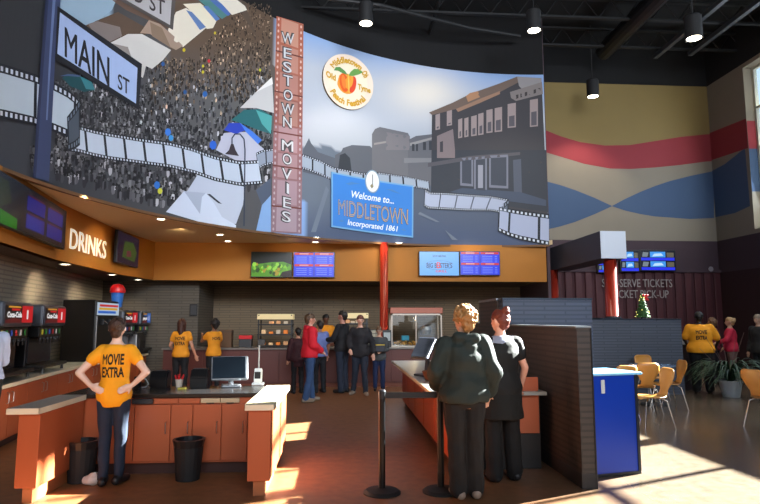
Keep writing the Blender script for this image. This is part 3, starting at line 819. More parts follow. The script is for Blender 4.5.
def along(px, py, name, label, r, m_, z=9.05, y0=3.0, group=None, sq=False):
    p = at_z(px, py, z); mb = MB(); y1 = min(p.y, 16.35)
    if sq: mb.box(p.x - r, p.x + r, y0, y1, z, z + 2 * r)
    else: mb.tube([(p.x, y0, z + r), (p.x, y1, z + r)], r, 14)
    o = mb.obj(name, m_); o.location = (0, 0, 0); tag(o, label, name.replace('_', ' '), group); return o
duct_m = mat('dark_duct', '#1c1d20', .35, .4)
along(604, 60, 'air_duct', 'fat round black air duct running towards the gold wall', .24, duct_m)
along(655, 59, 'steel_channel', 'grey steel channel on the ceiling beside the round air duct', .06, mat('channel_grey', '#4a4c50', .4, .5), sq=True)
along(690, 56, 'steel_channel', 'grey steel channel on the ceiling closest to the window wall', .06, MATS['channel_grey'], sq=True)
along(427, 42, 'ceiling_pipe', 'thin dark pipe on the ceiling above the mural', .05, beam_grey, z=9.3)
mb = MB(); mb.tube([at_z(x, y, 9.1) for x, y in ((300, -6), (340, 0), (380, 5), (430, 18), (470, 28), (520, 36))], .05, 8)
tag(mb.obj('curved_conduit', beam_grey), 'dark curved conduit on the ceiling following the line of the mural', 'conduit')
cans = [(366, 24, 12.4, 'black pendant can lamp above the round festival sign'), (534, 31, 12.4, 'black pendant can lamp above the right end of the mural'),
        (694, 39, 10.8, 'black pendant can lamp hanging between the ceiling channels'), (593, 97, 15.2, 'black pendant can lamp hanging in front of the gold wall')]
c0 = None
for x, y, Y, lab in cans:
    p = at_y(x, y, Y)
    if c0 is None:
        c0 = thing('pendant_lamp', lab, 'lamp', p, 0, 'pendant can lamps')
        m_ = MB(); m_.lathe([(.12, .02), (.165, 0), (.165, .46), (.14, .5), (.03, .52), (0, .52)], seg=24); m_.obj('lamp_shade', blkm, c0)
        m_ = MB(); m_.lathe([(0, .012), (.14, .012), (.14, .03), (0, .03)], seg=24); m_.obj('lens', lens_on, c0)
        c1_ = c0
    else:
        c1_ = c0.copy(); COL.objects.link(c1_); c1_.location = p; c1_['label'] = lab
        for q in c0.children:
            if not q.name.startswith('rod'): q2 = q.copy(); COL.objects.link(q2); q2.parent = c1_
    m_ = MB(); m_.tube([(0, 0, .5), (0, 0, CEIL - p.z)], .014, 6); m_.obj('rod', blkm, c1_)
    lamp('can_light', 'SPOT', (p.x, p.y, p.z - .03), 260, (1, .86, .66), (0, .25, -1), spot_size=radians(95), spot_blend=.6, shadow_soft_size=.1)

# ------------------------------------------------------------------ downlights in the soffit
dl = None
SOFF = [(220, 234.5), (316, 237.5), (316, 243.5), (161, 219), (232, 244), (398, 244)]
def soffit_light(p, lab):
    global dl
    if dl is None:
        dl = thing('downlight', lab, 'light', p, 0, 'recessed downlights')
        m_ = MB(); m_.lathe([(.06, 0), (.10, -.012), (.10, 0)], seg=20); m_.obj('trim_ring', white, dl)
        m_ = MB(); m_.lathe([(0, -.006), (.065, -.006), (.065, 0), (0, 0)], seg=20); m_.obj('lens', lens_on, dl)
    else: dup(dl, p, 0, lab)
for i, (x, y) in enumerate(SOFF):
    p = at_z(x, y, ZB); p.z = ZB - .001
    if p.y > 14.6: p.y = 14.6
    soffit_light(p, ['small recessed downlight in the tan soffit left of the marquee lettering', 'recessed downlight under the mural edge below the marquee', 'recessed downlight close above the blue menu screen by the food picture',
                     'recessed downlight in the tan soffit beside the drinks bulkhead', 'recessed downlight in the soffit corner near the food picture screen', 'recessed downlight near the red column under the mural'][i])
for x, y, r_ in ((-3.4, 12.6, 60), (-1.2, 14.0, 20), (1.0, 14.3, 16), (3.4, 14.3, 16), (-4.0, 9.3, 110), (-4.1, 11.6, 80)):
    lamp('soffit_wash', 'SPOT', (x, y, ZB - .03), r_, (1, .74, .42), (-.35 if x < -3 else 0, .9 if x > -4 else .1, -.75), spot_size=radians(130), spot_blend=.9, shadow_soft_size=.06)
for i, (x, y) in enumerate([(65, 264), (112, 274.5), (138, 279.5)]):
    p = at_z(x, y, 2.6); p.z = 2.599; soffit_light(p, ['recessed downlight under the orange bulkhead nearest the big menu screen', 'recessed downlight under the orange bulkhead between the two menu screens', 'recessed downlight under the orange bulkhead below the small menu screen'][i])
    lamp('drinks_wash', 'SPOT', (p.x, p.y, 2.57), 55, (1, .80, .55), (-.5, .1, -1), spot_size=radians(120), spot_blend=.8, shadow_soft_size=.05)
for X in (-3.0, .4, 3.6): lamp('kitchen_light', 'SPOT', (X, 15.9, 2.55), 10, (1, .72, .45), (0, .6, -1), spot_size=radians(120), spot_blend=.8, shadow_soft_size=.08)

# ------------------------------------------------------------------ menu screens
SCREEN = paint('screen_picture', emit=1.15, rough=.25)
class Shot:
    """a lit screen: flat frame mapped from 0..1 x 0..1, standing on the plane through origin o, right r, up u"""
    def __init__(s, o, r, u, n): s.o, s.r, s.u, s.n = o, r, u, n; s.p = Print()
    def P(s, a, b, off=0): return s.o + s.r * a + s.u * b + s.n * off
    def rect(s, a0, b0, a1, b1, c, off=0): s.p.col(c); s.p.face([s.p.bm.verts.new(s.P(*q, off)) for q in ((a0, b0), (a1, b0), (a1, b1), (a0, b1))]); return s
    def poly(s, pts, c, off=0.001): s.p.col(c); s.p.face([s.p.bm.verts.new(s.P(*q, off)) for q in pts]); return s
    def text(s, t, a, b, w, h, c, off=.002, bold=.02): s.p.col(c); letters(s.p, t, lambda u, v: s.P(a + u * w, b + v * h, off), offset=bold, width=1); return s
def screen(A, B, s0, s1, zb, zt, label, draw, group='menu screens', off=.1, zb1=None, zt1=None, tilt=0):
    """flat screen on the wall line A->B seen from the room side (room is to the right of A->B)"""
    u = Vector((B[0] - A[0], B[1] - A[1], 0)).normalized(); n = Vector((u.y, -u.x, 0))
    base = Vector((A[0], A[1], 0)) + u * s0
    t = thing('menu_screen', label, 'screen', base + Vector((0, 0, zb)), atan2(u.y, u.x), group)
    W = s1 - s0; Hh = zt - zb
    m_ = MB(); m_.box(0, W, -off - .05, -off + .02, 0, Hh, .01); m_.obj('casing', blk, t)
    m_ = MB(); m_.box(W * .4, W * .6, -off, .0, Hh * .3, Hh * .7); m_.obj('bracket', blkm, t)
    sh = Shot(Vector((.02, -off - .053, .02)), Vector((W - .04, 0, 0)), Vector((0, 0, Hh - .04)), Vector((0, -1, 0)))
    draw(sh); sh.p.obj('display', SCREEN, t)
    return t
def draw_food(s):
    s.rect(0, 0, 1, 1, '#101208')
    r = random.Random(3)
    s.poly([(0, 0), (1, 0), (1, .5), (.8, .62), (.5, .6), (.3, .55), (.05, .5), (0, .45)], '#4f8a1c')
    for k in range(46):
        a, b = r.uniform(.04, .94), r.uniform(.05, .52); c = r.choice(['#7ab82c', '#5f9c22', '#8cc83c', '#3c6a16', '#a08c28', '#2a4a10'])
        q = r.uniform(.03, .08); s.poly([(a + q * cos(t) * .8, b + q * 1.5 * sin(t)) for t in (0, 1, 2, 3, 4, 5)], c, .001 + k * .00002)
    s.poly([(.7, .0), (1, 0), (1, .28), (.78, .2)], '#241408', .003)
def draw_menu(s):
    s.rect(0, 0, 1, 1, '#1420b8')
    for a in (.02, .52):
        for b in (.04, .52): s.rect(a, b, a + .46, b + .36, '#1c34dc', .001)
        for b in (.43, .90):
            s.rect(a, b, a + .46, b + .09, '#c01c28', .001); s.rect(a + .12, b + .03, a + .34, b + .06, '#d8a8b4', .002)
        for b in (.08, .16, .24, .32, .56, .64, .72, .80):
            s.rect(a + .04, b, a + .30, b + .018, '#7c90ec', .002); s.rect(a + .36, b, a + .42, b + .018, '#7c90ec', .002)
def draw_show(s):
    s.rect(0, 0, 1, 1, '#5aa0e8')
    s.text('NOW SERVING', .33, .78, .34, .08, '#16243c'); s.text("BIG BUSTER'S", .17, .32, .66, .2, '#26406c', bold=.03)
    s.text("B", .42, .30, .12, .26, '#c83c50', .004)
    s.text('GRILL', .40, .13, .3, .09, '#c83c50')
    pts = [(.5 + .36 * cos(t), .42 + .2 * sin(t)) for t in [k * 2 * pi / 30 for k in range(31)]]
    for p, q in zip(pts, pts[1:]): s.poly([p, q, (q[0], q[1] + .018), (p[0], p[1] + .018)], '#4a7098')
def draw_drinks(s):
    s.rect(0, 0, 1, 1, '#060a14')
    s.poly([(0, 0), (.32, 0), (.32, .22), (.1, .3), (0, .3)], '#0c5a10'); s.poly([(0, .3), (.12, .3), (.25, .5), (.2, .9), (0, .9)], '#16200c')
    for a in (.42, .70):
        for b in (.12, .52): s.rect(a, b, a + .24, b + .32, '#0c1664', .001); s.rect(a + .02, b + .33, a + .22, b + .36, '#481030', .001)
    for k in range(6): s.rect(.44, .16 + k * .045, .62, .17 + k * .045, '#2c3c98', .002)
def draw_small(s):
    s.rect(0, 0, 1, 1, '#0a1024'); s.poly([(.1, .2), (.4, .15), (.45, .5), (.35, .8), (.15, .75)], '#28401c')
    for k in range(5): s.rect(.55, .2 + k * .13, .92, .27 + k * .13, '#182c80', .001)
    s.rect(.5, .05, .95, .12, '#481830', .001); s.poly([(.2, .25), (.32, .3), (.3, .5), (.2, .45)], '#50242c', .002)
def draw_ticket(s):
    s.rect(0, 0, 1, 1, '#0c1020')
    for b in (.02, .5):
        s.rect(.02, b, .98, b + .14, '#2430e0', .001); s.rect(.28, b + .16, .72, b + .44, '#3c90e0', .001); s.poly([(.05, b + .18), (.2, b + .18), (.24, b + .4), (.08, b + .42)], '#6c7880'); s.poly([(.34, b + .2), (.66, b + .24), (.6, b + .36), (.4, b + .34)], '#b0d4f0', .002)
        s.rect(.76, b + .16, .96, b + .4, '#5a5648', .001)
FA, FB = (-4.68, 14.92), (5.4, 14.92)
def fas_px(x0, y0, x1, y1, lab, d):
    a = on_plane(x0, y1, (FA[0], FA[1] - .15), (FB[0], FB[1] - .15)); b = on_plane(x1, y0, (FA[0], FA[1] - .15), (FB[0], FB[1] - .15))
    return screen(FA, FB, a[0], b[0], a[1], b[1], lab, d)
fas_px(250.5, 252, 292.3, 277.3, 'menu screen showing a green picture of food on the back bulkhead', draw_food)
fas_px(292.8, 252, 335, 277.5, 'blue and red menu screen beside the green food picture', draw_menu)
fas_px(419, 251.3, 459.3, 276, 'light blue advertising screen above the popcorn case', draw_show)
fas_px(459.8, 251.3, 500, 275.5, 'blue and red menu screen beside the light blue advertising screen', draw_menu)
def seg_px(A, B, x0, x1, ym, lab, d, y0, y1):
    u = Vector((B[0] - A[0], B[1] - A[1], 0)).normalized(); n = Vector((u.y, -u.x, 0)) * .15
    A2, B2 = (A[0] + n.x, A[1] + n.y), (B[0] + n.x, B[1] + n.y)
    s0 = on_plane(x0, y0[0], A2, B2)[0]; s1, zt = on_plane(x1, y1[0], A2, B2); zb = on_plane(x1, y1[1], A2, B2)[1]
    return screen(A, B, s0, s1, zb, zt, lab, d)
seg_px(fas[2], fas[3], -14, 67, 0, 'large dark menu screen with a green corner on the drinks bulkhead', draw_drinks, (176, 235), (211, 251))
seg_px(fas[3], fas[4], 118, 156, 0, 'small dark menu screen on the drinks bulkhead after the drinks lettering', draw_small, (235, 267), (247, 274))
# lettering
u = Vector((fas[3][0] - fas[2][0], fas[3][1] - fas[2][1])).normalized()
def lettering(name, text, A, B, x0, x1, yb, yt, m_, label, off=.03, bold=0.0, depth=.015):
    u = Vector((B[0] - A[0], B[1] - A[1], 0)).normalized(); n = Vector((u.y, -u.x, 0)) * off
    A2, B2 = (A[0] + n.x, A[1] + n.y), (B[0] + n.x, B[1] + n.y)
    s0, z0 = on_plane(x0, yb[0], A2, B2); s1, z1 = on_plane(x1, yb[1], A2, B2); zt0 = on_plane(x0, yt[0], A2, B2)[1]
    z = (z0 + z1) / 2; h = zt0 - z0
    mb = MB(); letters(mb, text, lambda a, b: Vector((a * (s1 - s0), -.0, b * h)), offset=bold, width=1)
    g = bmesh.ops.extrude_face_region(mb.bm, geom=mb.bm.faces[:]); bmesh.ops.translate(mb.bm, verts=[v for v in g['geom'] if isinstance(v, bmesh.types.BMVert)], vec=(0, depth, 0))
    o = mb.obj(name, m_, loc=Vector((A2[0], A2[1], z)) + u * s0, rz=atan2(u.y, u.x)); tag(o, label, 'lettering'); return o
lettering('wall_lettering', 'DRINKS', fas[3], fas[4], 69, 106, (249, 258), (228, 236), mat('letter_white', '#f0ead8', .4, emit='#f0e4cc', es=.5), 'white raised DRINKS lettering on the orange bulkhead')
lettering('wall_lettering', 'SELF-SERVE TICKETS', (5.5, 16.42), (11.2, 16.42), 602, 672.5, (287, 287), (279, 279), mat('letter_gray', '#8c8484', .5), 'thin grey SELF-SERVE TICKETS lettering on the dark red wall')
lettering('wall_lettering', 'TICKET PICK-UP', (5.5, 16.42), (11.2, 16.42), 612, 669, (298, 298), (290, 290), MATS['letter_gray'], 'thin grey TICKET PICK-UP lettering, lower line on the dark red wall')
WA, WB = (5.5, 16.5), (11.2, 16.5)
for x0, y0, x1, y1, lab in ((598, 257, 613, 273, 'ticket screen half hidden by the left side of the red column'), (621, 250, 639, 272, 'narrow ticket screen to the right of the red column'), (640.5, 250, 675.5, 271, 'widest ticket screen on the mauve wall')):
    a = on_plane(x0, y1, (WA[0], WA[1] - .2), (WB[0], WB[1] - .2)); b = on_plane(x1, y0, (WA[0], WA[1] - .2), (WB[0], WB[1] - .2))
    screen(WA, WB, a[0], b[0], a[1], b[1], lab, draw_ticket, 'ticket screens', off=.14)
p = at_y(711, 269, 16.4); mb = MB(); mb.lathe([(0, -.03), (.06, -.03), (.075, 0), (0, 0)], seg=18, M=Matrix.Rotation(pi / 2, 4, 'X'))
tag(mb.obj('wall_sensor', mat('sensor_grey', '#7c7880', .5), loc=(p.x, 16.40, p.z)), 'small round grey sensor on the mauve wall', 'sensor')

# ------------------------------------------------------------------ left drinks counter (local x along the front, y into the wall)
LR = atan2(ldir.y, ldir.x)
def S(px, py, off):
    A = LA + lnrm * off; B = LB + lnrm * off; return on_plane(px, py, (A.x, A.y), (B.x, B.y))
def LL(s, off, z=0): return LA + ldir * s + lnrm * off + Vector((0, 0, z))
ct = thing('drinks_counter', 'long orange cabinet counter under the soda fountains along the tiled wall', 'counter', LA, LR)
m_ = MB(); m_.box(0, 3.84, .03, .74, .1, .76); m_.obj('cabinet_body', veneer, ct)
m_ = MB(); m_.box(0, 3.84, .08, .7, 0, .1); m_.obj('toe_kick', veneer_d, ct)
m_ = MB(); m_.m(top_gray).box(-.03, 3.84, 0.0, .76, .765, .80); m_.m(top_edge).box(-.03, 3.84, -.025, -.001, .755, .80); m_.box(-.055, -.031, -.025, .76, .755, .8); m_.obj('worktop', None, ct)
for k in range(6):
    x = .01 + k * .637
    m_ = MB(); m_.box(x, x + .63, .008, .03, .13, .74, .004); d = m_.obj('door', veneer, ct)
    hx = x + (.56 if k % 2 == 0 else .07)
    m_ = MB(); m_.tube([(hx, .008, .55), (hx, -.02, .56), (hx, -.02, .68), (hx, .008, .69)], .006, 6); m_.obj('handle', steel, d)

soda_body = mat('soda_black', '#101014', .3)
soda_gray = mat('soda_grey', '#4a505a', .3, .3)
RED = mat('cola_red', '#c41420', .35, emit='#c8101c', es=.45)
def rounded(m_, x0, x1, y0, y1, z0, z1, r): m_.box(x0, x1, y0, y1, z0, z1, r)
def soda_machine(s0, s1, zt, label, brandtext, face='#c8141e', fcol=(200, 20, 30), small=False):
    L = s1 - s0; zc = .80
    t = thing('soda_fountain', label, 'drink machine', LL(s0, 0.10, zc), LR, 'soda fountains on the drinks counter')
    H_ = zt - zc
    m_ = MB(); m_.box(0, L, .22, .62, .06, H_ - .02, .02); m_.box(0, L, .02, .60, .06, .12, .01); m_.obj('body', soda_body, t)
    m_ = MB(); m_.box(-.01, L + .01, .0, .5, H_ - .34, H_, .05); m_.obj('head', soda_gray, t)
    sh = Shot(Vector((.06, -.004, H_ - .28)), Vector((L - .12, 0, 0)), Vector((0, 0, .23)), Vector((0, -1, 0)))
    sh.rect(0, 0, 1, 1, '#140608'); sh.rect(.58, 0, 1, 1, face, .001); sh.poly([(0, .0), (.58, .0), (.58, .2), (.3, .28), (0, .15)], '#5c0c10'); sh.poly([(.08, .86), (.55, .86), (.5, .96), (.1, .96)], '#d8982c')
    sh.poly([(.2, .7), (.5, .7), (.5, .82), (.2, .82)], face)
    sh.text(brandtext, .05, .32, .52, .30, '#f4f0f0', .003, .05); sh.rect(.76, .2, .82, .75, '#f4e8e8', .002)
    sh.p.obj('lit_panel', paint('soda_panel', emit=.8, rough=.3), t)
    m_ = MB(); m_.box(.02, L - .02, .06, .24, H_ - .50, H_ - .345, .01); m_.obj('valve_rail', blk, t)
    cols = ['#c8c030', '#2a8c3c', '#2a50b0', '#c02028', '#e0e0e0', '#2a8c3c', '#c02028', '#38302c']
    n = 6
    for i in range(n):
        x = .06 + (L - .12) * (i + .5) / n
        m_ = MB(); m_.lathe([(0, 0), (.016, 0), (.02, .05), (.03, .06), (.03, .1), (0, .1)], (x, .08, H_ - .60), 10); nz = m_.obj('nozzle', blk, t)
        m_ = MB(); m_.box(x - .026, x + .026, .048, .058, H_ - .46, H_ - .38, .004); m_.obj('valve_label', mat('valve_' + cols[i][1:], cols[i], .4), nz)
    m_ = MB(); m_.box(.03, L - .03, .20, .225, .14, H_ - .5, .004); m_.obj('back_panel', mat('soda_panel_dark', '#2c2e32', .25, .5), t)
    m_ = MB(); m_.box(-.005, L + .005, -.06, .24, .075, .125, .02); m_.obj('drip_tray', blk, t)
    for x in (.08, L - .08):
        for y in (.0, .5): m_ = MB(); m_.lathe([(0, 0), (.025, 0), (.015, .07), (0, .07)], (x, y, 0), 10); m_.obj('leg', blk, t)
    return t
z1 = S(33, 303, .10)[1]
a, b = S(3, 320, .10)[0], S(33.5, 320, .10)[0]
soda_machine(a, b, z1, 'soda fountain with red lit panel nearest the man in the pale blue shirt', 'Coca-Cola')
a2, b2 = S(44, 320, .10)[0], S(66, 320, .10)[0]
soda_machine(a2, b2, S(66, 306, .1)[1], 'soda fountain with red lit panel standing against the tall black slush machine', 'Coca-Cola')
# second run of the drinks counter, turning to run straight back
LA, LB = Vector((-4.70, 11.12, 0)), Vector((-4.70, 14.9, 0)); ldir = Vector((0, 1, 0)); lnrm = Vector((-1, 0, 0)); LR = pi / 2
ct2 = thing('drinks_counter', 'far run of the drinks counter under the slush machine', 'counter', LA, LR)
m_ = MB(); m_.box(0, 3.7, .03, .74, .1, .76); m_.obj('cabinet_body', veneer, ct2)
m_ = MB(); m_.m(top_gray).box(0, 3.72, 0, .76, .765, .80); m_.m(top_edge).box(0, 3.72, -.025, -.001, .755, .80); m_.obj('worktop', None, ct2)
for k in range(6):
    m_ = MB(); m_.box(.01 + k * .61, .60 + k * .61, .008, .03, .13, .74, .004); d = m_.obj('door', veneer, ct2)
    hx = .01 + k * .61 + (.53 if k % 2 == 0 else .07); m_ = MB(); m_.tube([(hx, .008, .55), (hx, -.02, .56), (hx, -.02, .68), (hx, .008, .69)], .006, 6); m_.obj('handle', steel, d)
for (pa, pb, yt, lab, tx, fc) in ((124, 138, 310, 'soda fountain with a red lit panel behind the employee\'s head, past the slush machine', 'Coca-Cola', '#c8141e'), (141.5, 151, 311, 'drink machine with a blue lit panel, last one on the drinks counter', 'pepsi', '#2864b8')):
    a3, b3 = S(pa, 320, .10)[0], S(pb, 320, .10)[0]; soda_machine(a3, b3, S(pa, yt, .1)[1], lab, tx, fc)
# slush machine
a, b = S(96, 330, .06)[0], S(119, 330, .06)[0]; zt = S(96, 299.5, .06)[1]
b = min(b, S(124, 320, .10)[0] - .06)
t = thing('slush_machine', 'tall black slush machine with striped red, yellow and blue badge', 'drink machine', LL(a, .06, .80), LR)
L, H_ = b - a, zt - .80
m_ = MB(); m_.box(0, L, .02, .66, 0, H_, .02); m_.obj('body', mat('slush_black', '#08080a', .28), t)
sh = Shot(Vector((.03, .012, H_ - .30)), Vector((L - .06, 0, 0)), Vector((0, 0, .25)), Vector((0, -1, 0)))
sh.rect(0, 0, 1, 1, '#c4d8ec'); sh.rect(.1, .68, .95, .86, '#dc3038', .001); sh.rect(.08, .42, .92, .6, '#e8b430', .001); sh.rect(.05, .14, .85, .34, '#2c6cd8', .001)
sh.p.obj('badge', paint('badge_panel', emit=.7, rough=.3), t)
m_ = MB(); m_.box(0, .03, -.01, .02, .1, H_ - .32, .005); m_.obj('chrome_strip', steel, t)
for i in range(3):
    m_ = MB(); x = L * (i + .7) / 3.4; m_.box(x - .03, x + .03, -.05, .02, H_ - .5, H_ - .38, .01); q = m_.obj('dispenser', blk, t)
    m_ = MB(); m_.tube([(x, -.05, H_ - .42), (x, -.12, H_ - .47)], .012, 8); m_.obj('lever', chrome, q)
m_ = MB(); m_.box(.02, L - .02, -.12, .02, .04, .09, .01); m_.obj('drip_tray', blk, t)
# giant cup
ccx = at_y(120.5, 307, 12.95); h_ = at_y(120.5, 283, 12.95).z - ccx.z; ccx.x = min(ccx.x, -4.84); ccx.y = 13.08
t = thing('display_cup', 'giant display cup with red dome lid and blue body, above the machines', 'display cup', ccx, 0)
m_ = MB(); m_.lathe([(0, 0), (.10, 0), (.135, h_ * .62), (0, h_ * .62)], seg=24); m_.obj('cup', mat('cup_blue', '#2c68b8', .35, var=.5, scale=9), t)
m_ = MB(); m_.lathe([(0, h_ * .6), (.155, h_ * .6), (.16, h_ * .66), (.15, h_ * .8), (.10, h_ * .94), (.0, h_)], seg=24); m_.obj('dome_lid', redp, t)
# stainless ice bin at the end of the drinks counter
s_ = 3.26
t = thing('ice_bin', 'stainless ice bin with dark cover at the far end of the drinks counter', 'ice bin', LL(s_, .12, .80), LR)
m_ = MB(); m_.box(0, .42, 0, .55, 0, .52, .02); m_.obj('body', steel, t)
m_ = MB(); m_.profile([(-.06, .02), (-.08, .3), (-.02, .5), (.2, .56), (.3, .56), (.3, .52), (.0, .46), (-.03, .02)], -.01, .40); m_.obj('cover', mat('cover_brown', '#1c1614', .6), t)

# ------------------------------------------------------------------ island till counter
ZI = .83
c1, c2 = at_z(8.6, 408, ZI), at_z(37, 409, ZI)
r1, r2 = at_z(245, 404.6, ZI), at_z(272, 405, ZI); r3 = at_z(297, 385, ZI)
lb = at_z(89, 391.5, ZI)
bf = 6.42
def arm(name, label, x0, x1, y0, y1, bodyx0, bodyx1, topm, edge):
    t = thing(name, label, 'counter', ((x0 + x1) / 2, y0, 0))
    cx = (x0 + x1) / 2; D = y1 - y0
    m_ = MB(); m_.box(bodyx0 - cx, bodyx1 - cx, .05, D - .02, .14, ZI - .055, .004); m_.obj('body', veneer, t)
    m_ = MB(); m_.box(bodyx0 - cx + .05, bodyx1 - cx - .05, .10, D - .04, 0, .14); m_.obj('plinth', mat('plinth_tan', '#a8643c', .5), t)
    m_ = MB(); m_.m(topm).box(x0 - cx + .004, x1 - cx - .004, .004, D, ZI - .05, ZI); m_.m(edge).box(x0 - cx, x1 - cx, 0, .004, ZI - .052, ZI - .001); m_.box(x1 - cx - .004, x1 - cx, .0, D, ZI - .052, ZI - .001); m_.box(x0 - cx, x0 - cx + .004, .0, D, ZI - .052, ZI - .001); m_.obj('worktop', None, t)
    return t
LX0, LX1 = c1.x, c2.x; LY = (c1.y + c2.y) / 2
arm('island_counter', 'orange counter arm with grey top between the man and the MOVIE EXTRA employee', LX0, LX1, LY, bf + .0, LX0 + .085, LX1 - .01, top_gray, top_edge)
RX0, RX1 = r1.x, r2.x + .02; RY = (r1.y + r2.y) / 2
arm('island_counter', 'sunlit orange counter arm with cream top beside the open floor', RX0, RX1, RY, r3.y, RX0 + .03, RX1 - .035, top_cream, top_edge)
bk = thing('till_counter', 'low orange till counter with dark top behind the MOVIE EXTRA employee', 'counter', ((LX0 + RX0) / 2, bf, 0))
cx = (LX0 + RX0) / 2; x0, x1 = LX0 + .02 - cx, RX0 - .005 - cx
m_ = MB(); m_.box(x0, x1, .03, .70, .12, ZI - .045); m_.obj('body', veneer, bk)
m_ = MB(); m_.box(x0, x1, .09, .66, 0, .12); m_.obj('toe_kick', veneer_d, bk)
m_ = MB(); m_.box(x0, x1, 0, .74, ZI - .042, ZI, .006); m_.obj('worktop', top_dark, bk)
def bx_(px): return at_y(px, 420, bf).x - cx
zz = lambda py: at_y(150, py, bf).z
for pa, pb in ((118, 133.5), (134.5, 170), (171, 192), (193, 221), (222, 247)):
    m_ = MB(); m_.box(bx_(pa), bx_(pb), .006, .03, .14, zz(405), .004); d = m_.obj('door', veneer, bk)
    hx = bx_(pb) - .04; m_ = MB(); m_.tube([(hx, .006, .42), (hx, -.02, .43), (hx, -.02, .53), (hx, .006, .54)], .005, 6); m_.obj('handle', steel, d)
for pa, pb in ((153.5, 177), (177.6, 199)):
    m_ = MB(); m_.box(bx_(pa), bx_(pb), .006, .03, zz(404), ZI - .05, .003); m_.obj('drawer', veneer, bk)
for pa, pb in ((200, 219.5), (220, 239)):
    m_ = MB(); m_.box(bx_(pa), bx_(pb), .0, .03, zz(403.5), ZI - .05, .003); d = m_.obj('drawer', mat('pale_drawer', '#b8a684', .5), bk, label='pale cream cash drawer front')
    xa, xb = bx_(pa), bx_(pb); m_ = MB(); m_.box(xa + .06, xb - .06, -.004, .0, ZI - .105, ZI - .095); m_.obj('slot', blk, d)
m_ = MB(); m_.box(bx_(131), bx_(152), -.01, .03, zz(404), ZI - .05, .005); m_.obj('control_unit', dgray, bk, label='dark grey control unit set under the worktop')

# monitor, pole reader, cup, printers on the till counter
def on_top(px, py, z=ZI): return at_z(px, py, z)
p = on_top(232, 387)
t = thing('till_monitor', 'dark touch screen till monitor with silver edge on the till counter', 'monitor', (p.x, p.y, ZI), radians(12))
Mt = Matrix.Translation((-.03, 0, .21)) @ Matrix.Rotation(radians(-24), 4, 'X')
m_ = MB(); m_.box(-.21, .21, -.025, .03, -.14, .15, .02, Mt); m_.obj('casing', mat('silver_plastic', '#9a9ea4', .3, .5), t)
m_ = MB(); m_.box(-.195, .175, -.031, -.024, -.125, .135, .002, Mt); m_.obj('display', mat('screen_dark', '#1c2630', .12, coat=.6), t)
m_ = MB(); m_.box(-.12, .10, -.09, .12, 0, .03, .012); m_.tube([(-.01, .03, .02), (-.01, .05, .12), (-.02, .03, .2)], .03, 10); m_.obj('stand', MATS['silver_plastic'], t)
p = on_top(258, 385)
t = thing('card_reader', 'white card reader with thin pole beside the till monitor', 'card reader', (p.x, p.y, ZI))
m_ = MB(); m_.box(-.07, .07, -.06, .08, 0, .03, .01); m_.profile([(-.05, .03), (.05, .03), (.06, .17), (.0, .2), (-.05, .1)], -.045, .045, bev=.006); m_.obj('base', white, t)
m_ = MB(); m_.tube([(0, .03, .12), (0, .03, .50)], .010, 8); m_.obj('pole', mat('pale_pole', '#c8ccd0', .35, .6), t)
m_ = MB(); m_.box(-.02, .07, .01, .05, .47, .54, .008); m_.obj('display_head', dgray, t)
m_ = MB(); m_.box(-.035, .035, -.062, -.045, .08, .16, .004); m_.obj('keypad', blk, t)
p = on_top(179, 387)
t = thing('straw_cup', 'white paper cup filled with red straws on the till counter', 'cup', (p.x, p.y, ZI))
m_ = MB(); m_.lathe([(0, 0), (.035, 0), (.045, .09), (.04, .09), (.03, .01), (0, .01)], seg=16); m_.obj('cup', mat('paper_cup', '#c8b8a8', .6), t)
rs = random.Random(5); m_ = MB()
for k in range(14): a = rs.uniform(0, 6.3); m_.tube([(.02 * cos(a), .02 * sin(a), .03), (.05 * cos(a), .05 * sin(a), rs.uniform(.12, .15))], .006, 5)
m_.obj('straws', redp, t)
p = on_top(182, 389.5); mb = MB(); mb.box(-.045, .045, -.02, .02, 0, .022, .004); tag(mb.obj('note_pad', mat('yellow_card', '#b8a840', .6), loc=(p.x, p.y, ZI)), 'small yellow pad in front of the red straw cup', 'pad')
for px, w, h, lab in ((160, .20, .19, 'dark receipt printer on the till counter left of the straw cup'), (200, .20, .21, 'dark till terminal back between straw cup and touch screen monitor')):
    p = on_top(px, 387); t = thing('receipt_printer', lab, 'printer', (p.x, p.y, ZI), 0, 'dark machines on the till counter')
    m_ = MB(); m_.profile([(-.09, 0), (.1, 0), (.1, h), (-.03, h), (-.09, h * .55)], -w / 2, w / 2, bev=.012); m_.obj('body', blk, t)
    m_ = MB(); m_.box(-w * .35, w * .35, -.03, .0, h - .004, h + .004, .002); m_.obj('paper_slot', dgray, t)
p = on_top(136, 389); t = thing('rolled_cable', 'pale cable and black scanner beside the employee on the till counter', 'scanner', (p.x, p.y + .05, ZI))
m_ = MB(); m_.profile([(-.05, 0), (.04, 0), (.05, .05), (-.0, .13), (-.04, .14), (-.05, .1)], -.03, .03, bev=.006); m_.obj('scanner', blk, t)
m_ = MB(); m_.tube([(.05, 0, .01), (.1, -.03, .02), (.12, 0, .05), (.08, .03, .1), (.02, .02, .12)], .006, 6); m_.obj('cable', mat('pale_cable', '#b8c0c0', .4), t)
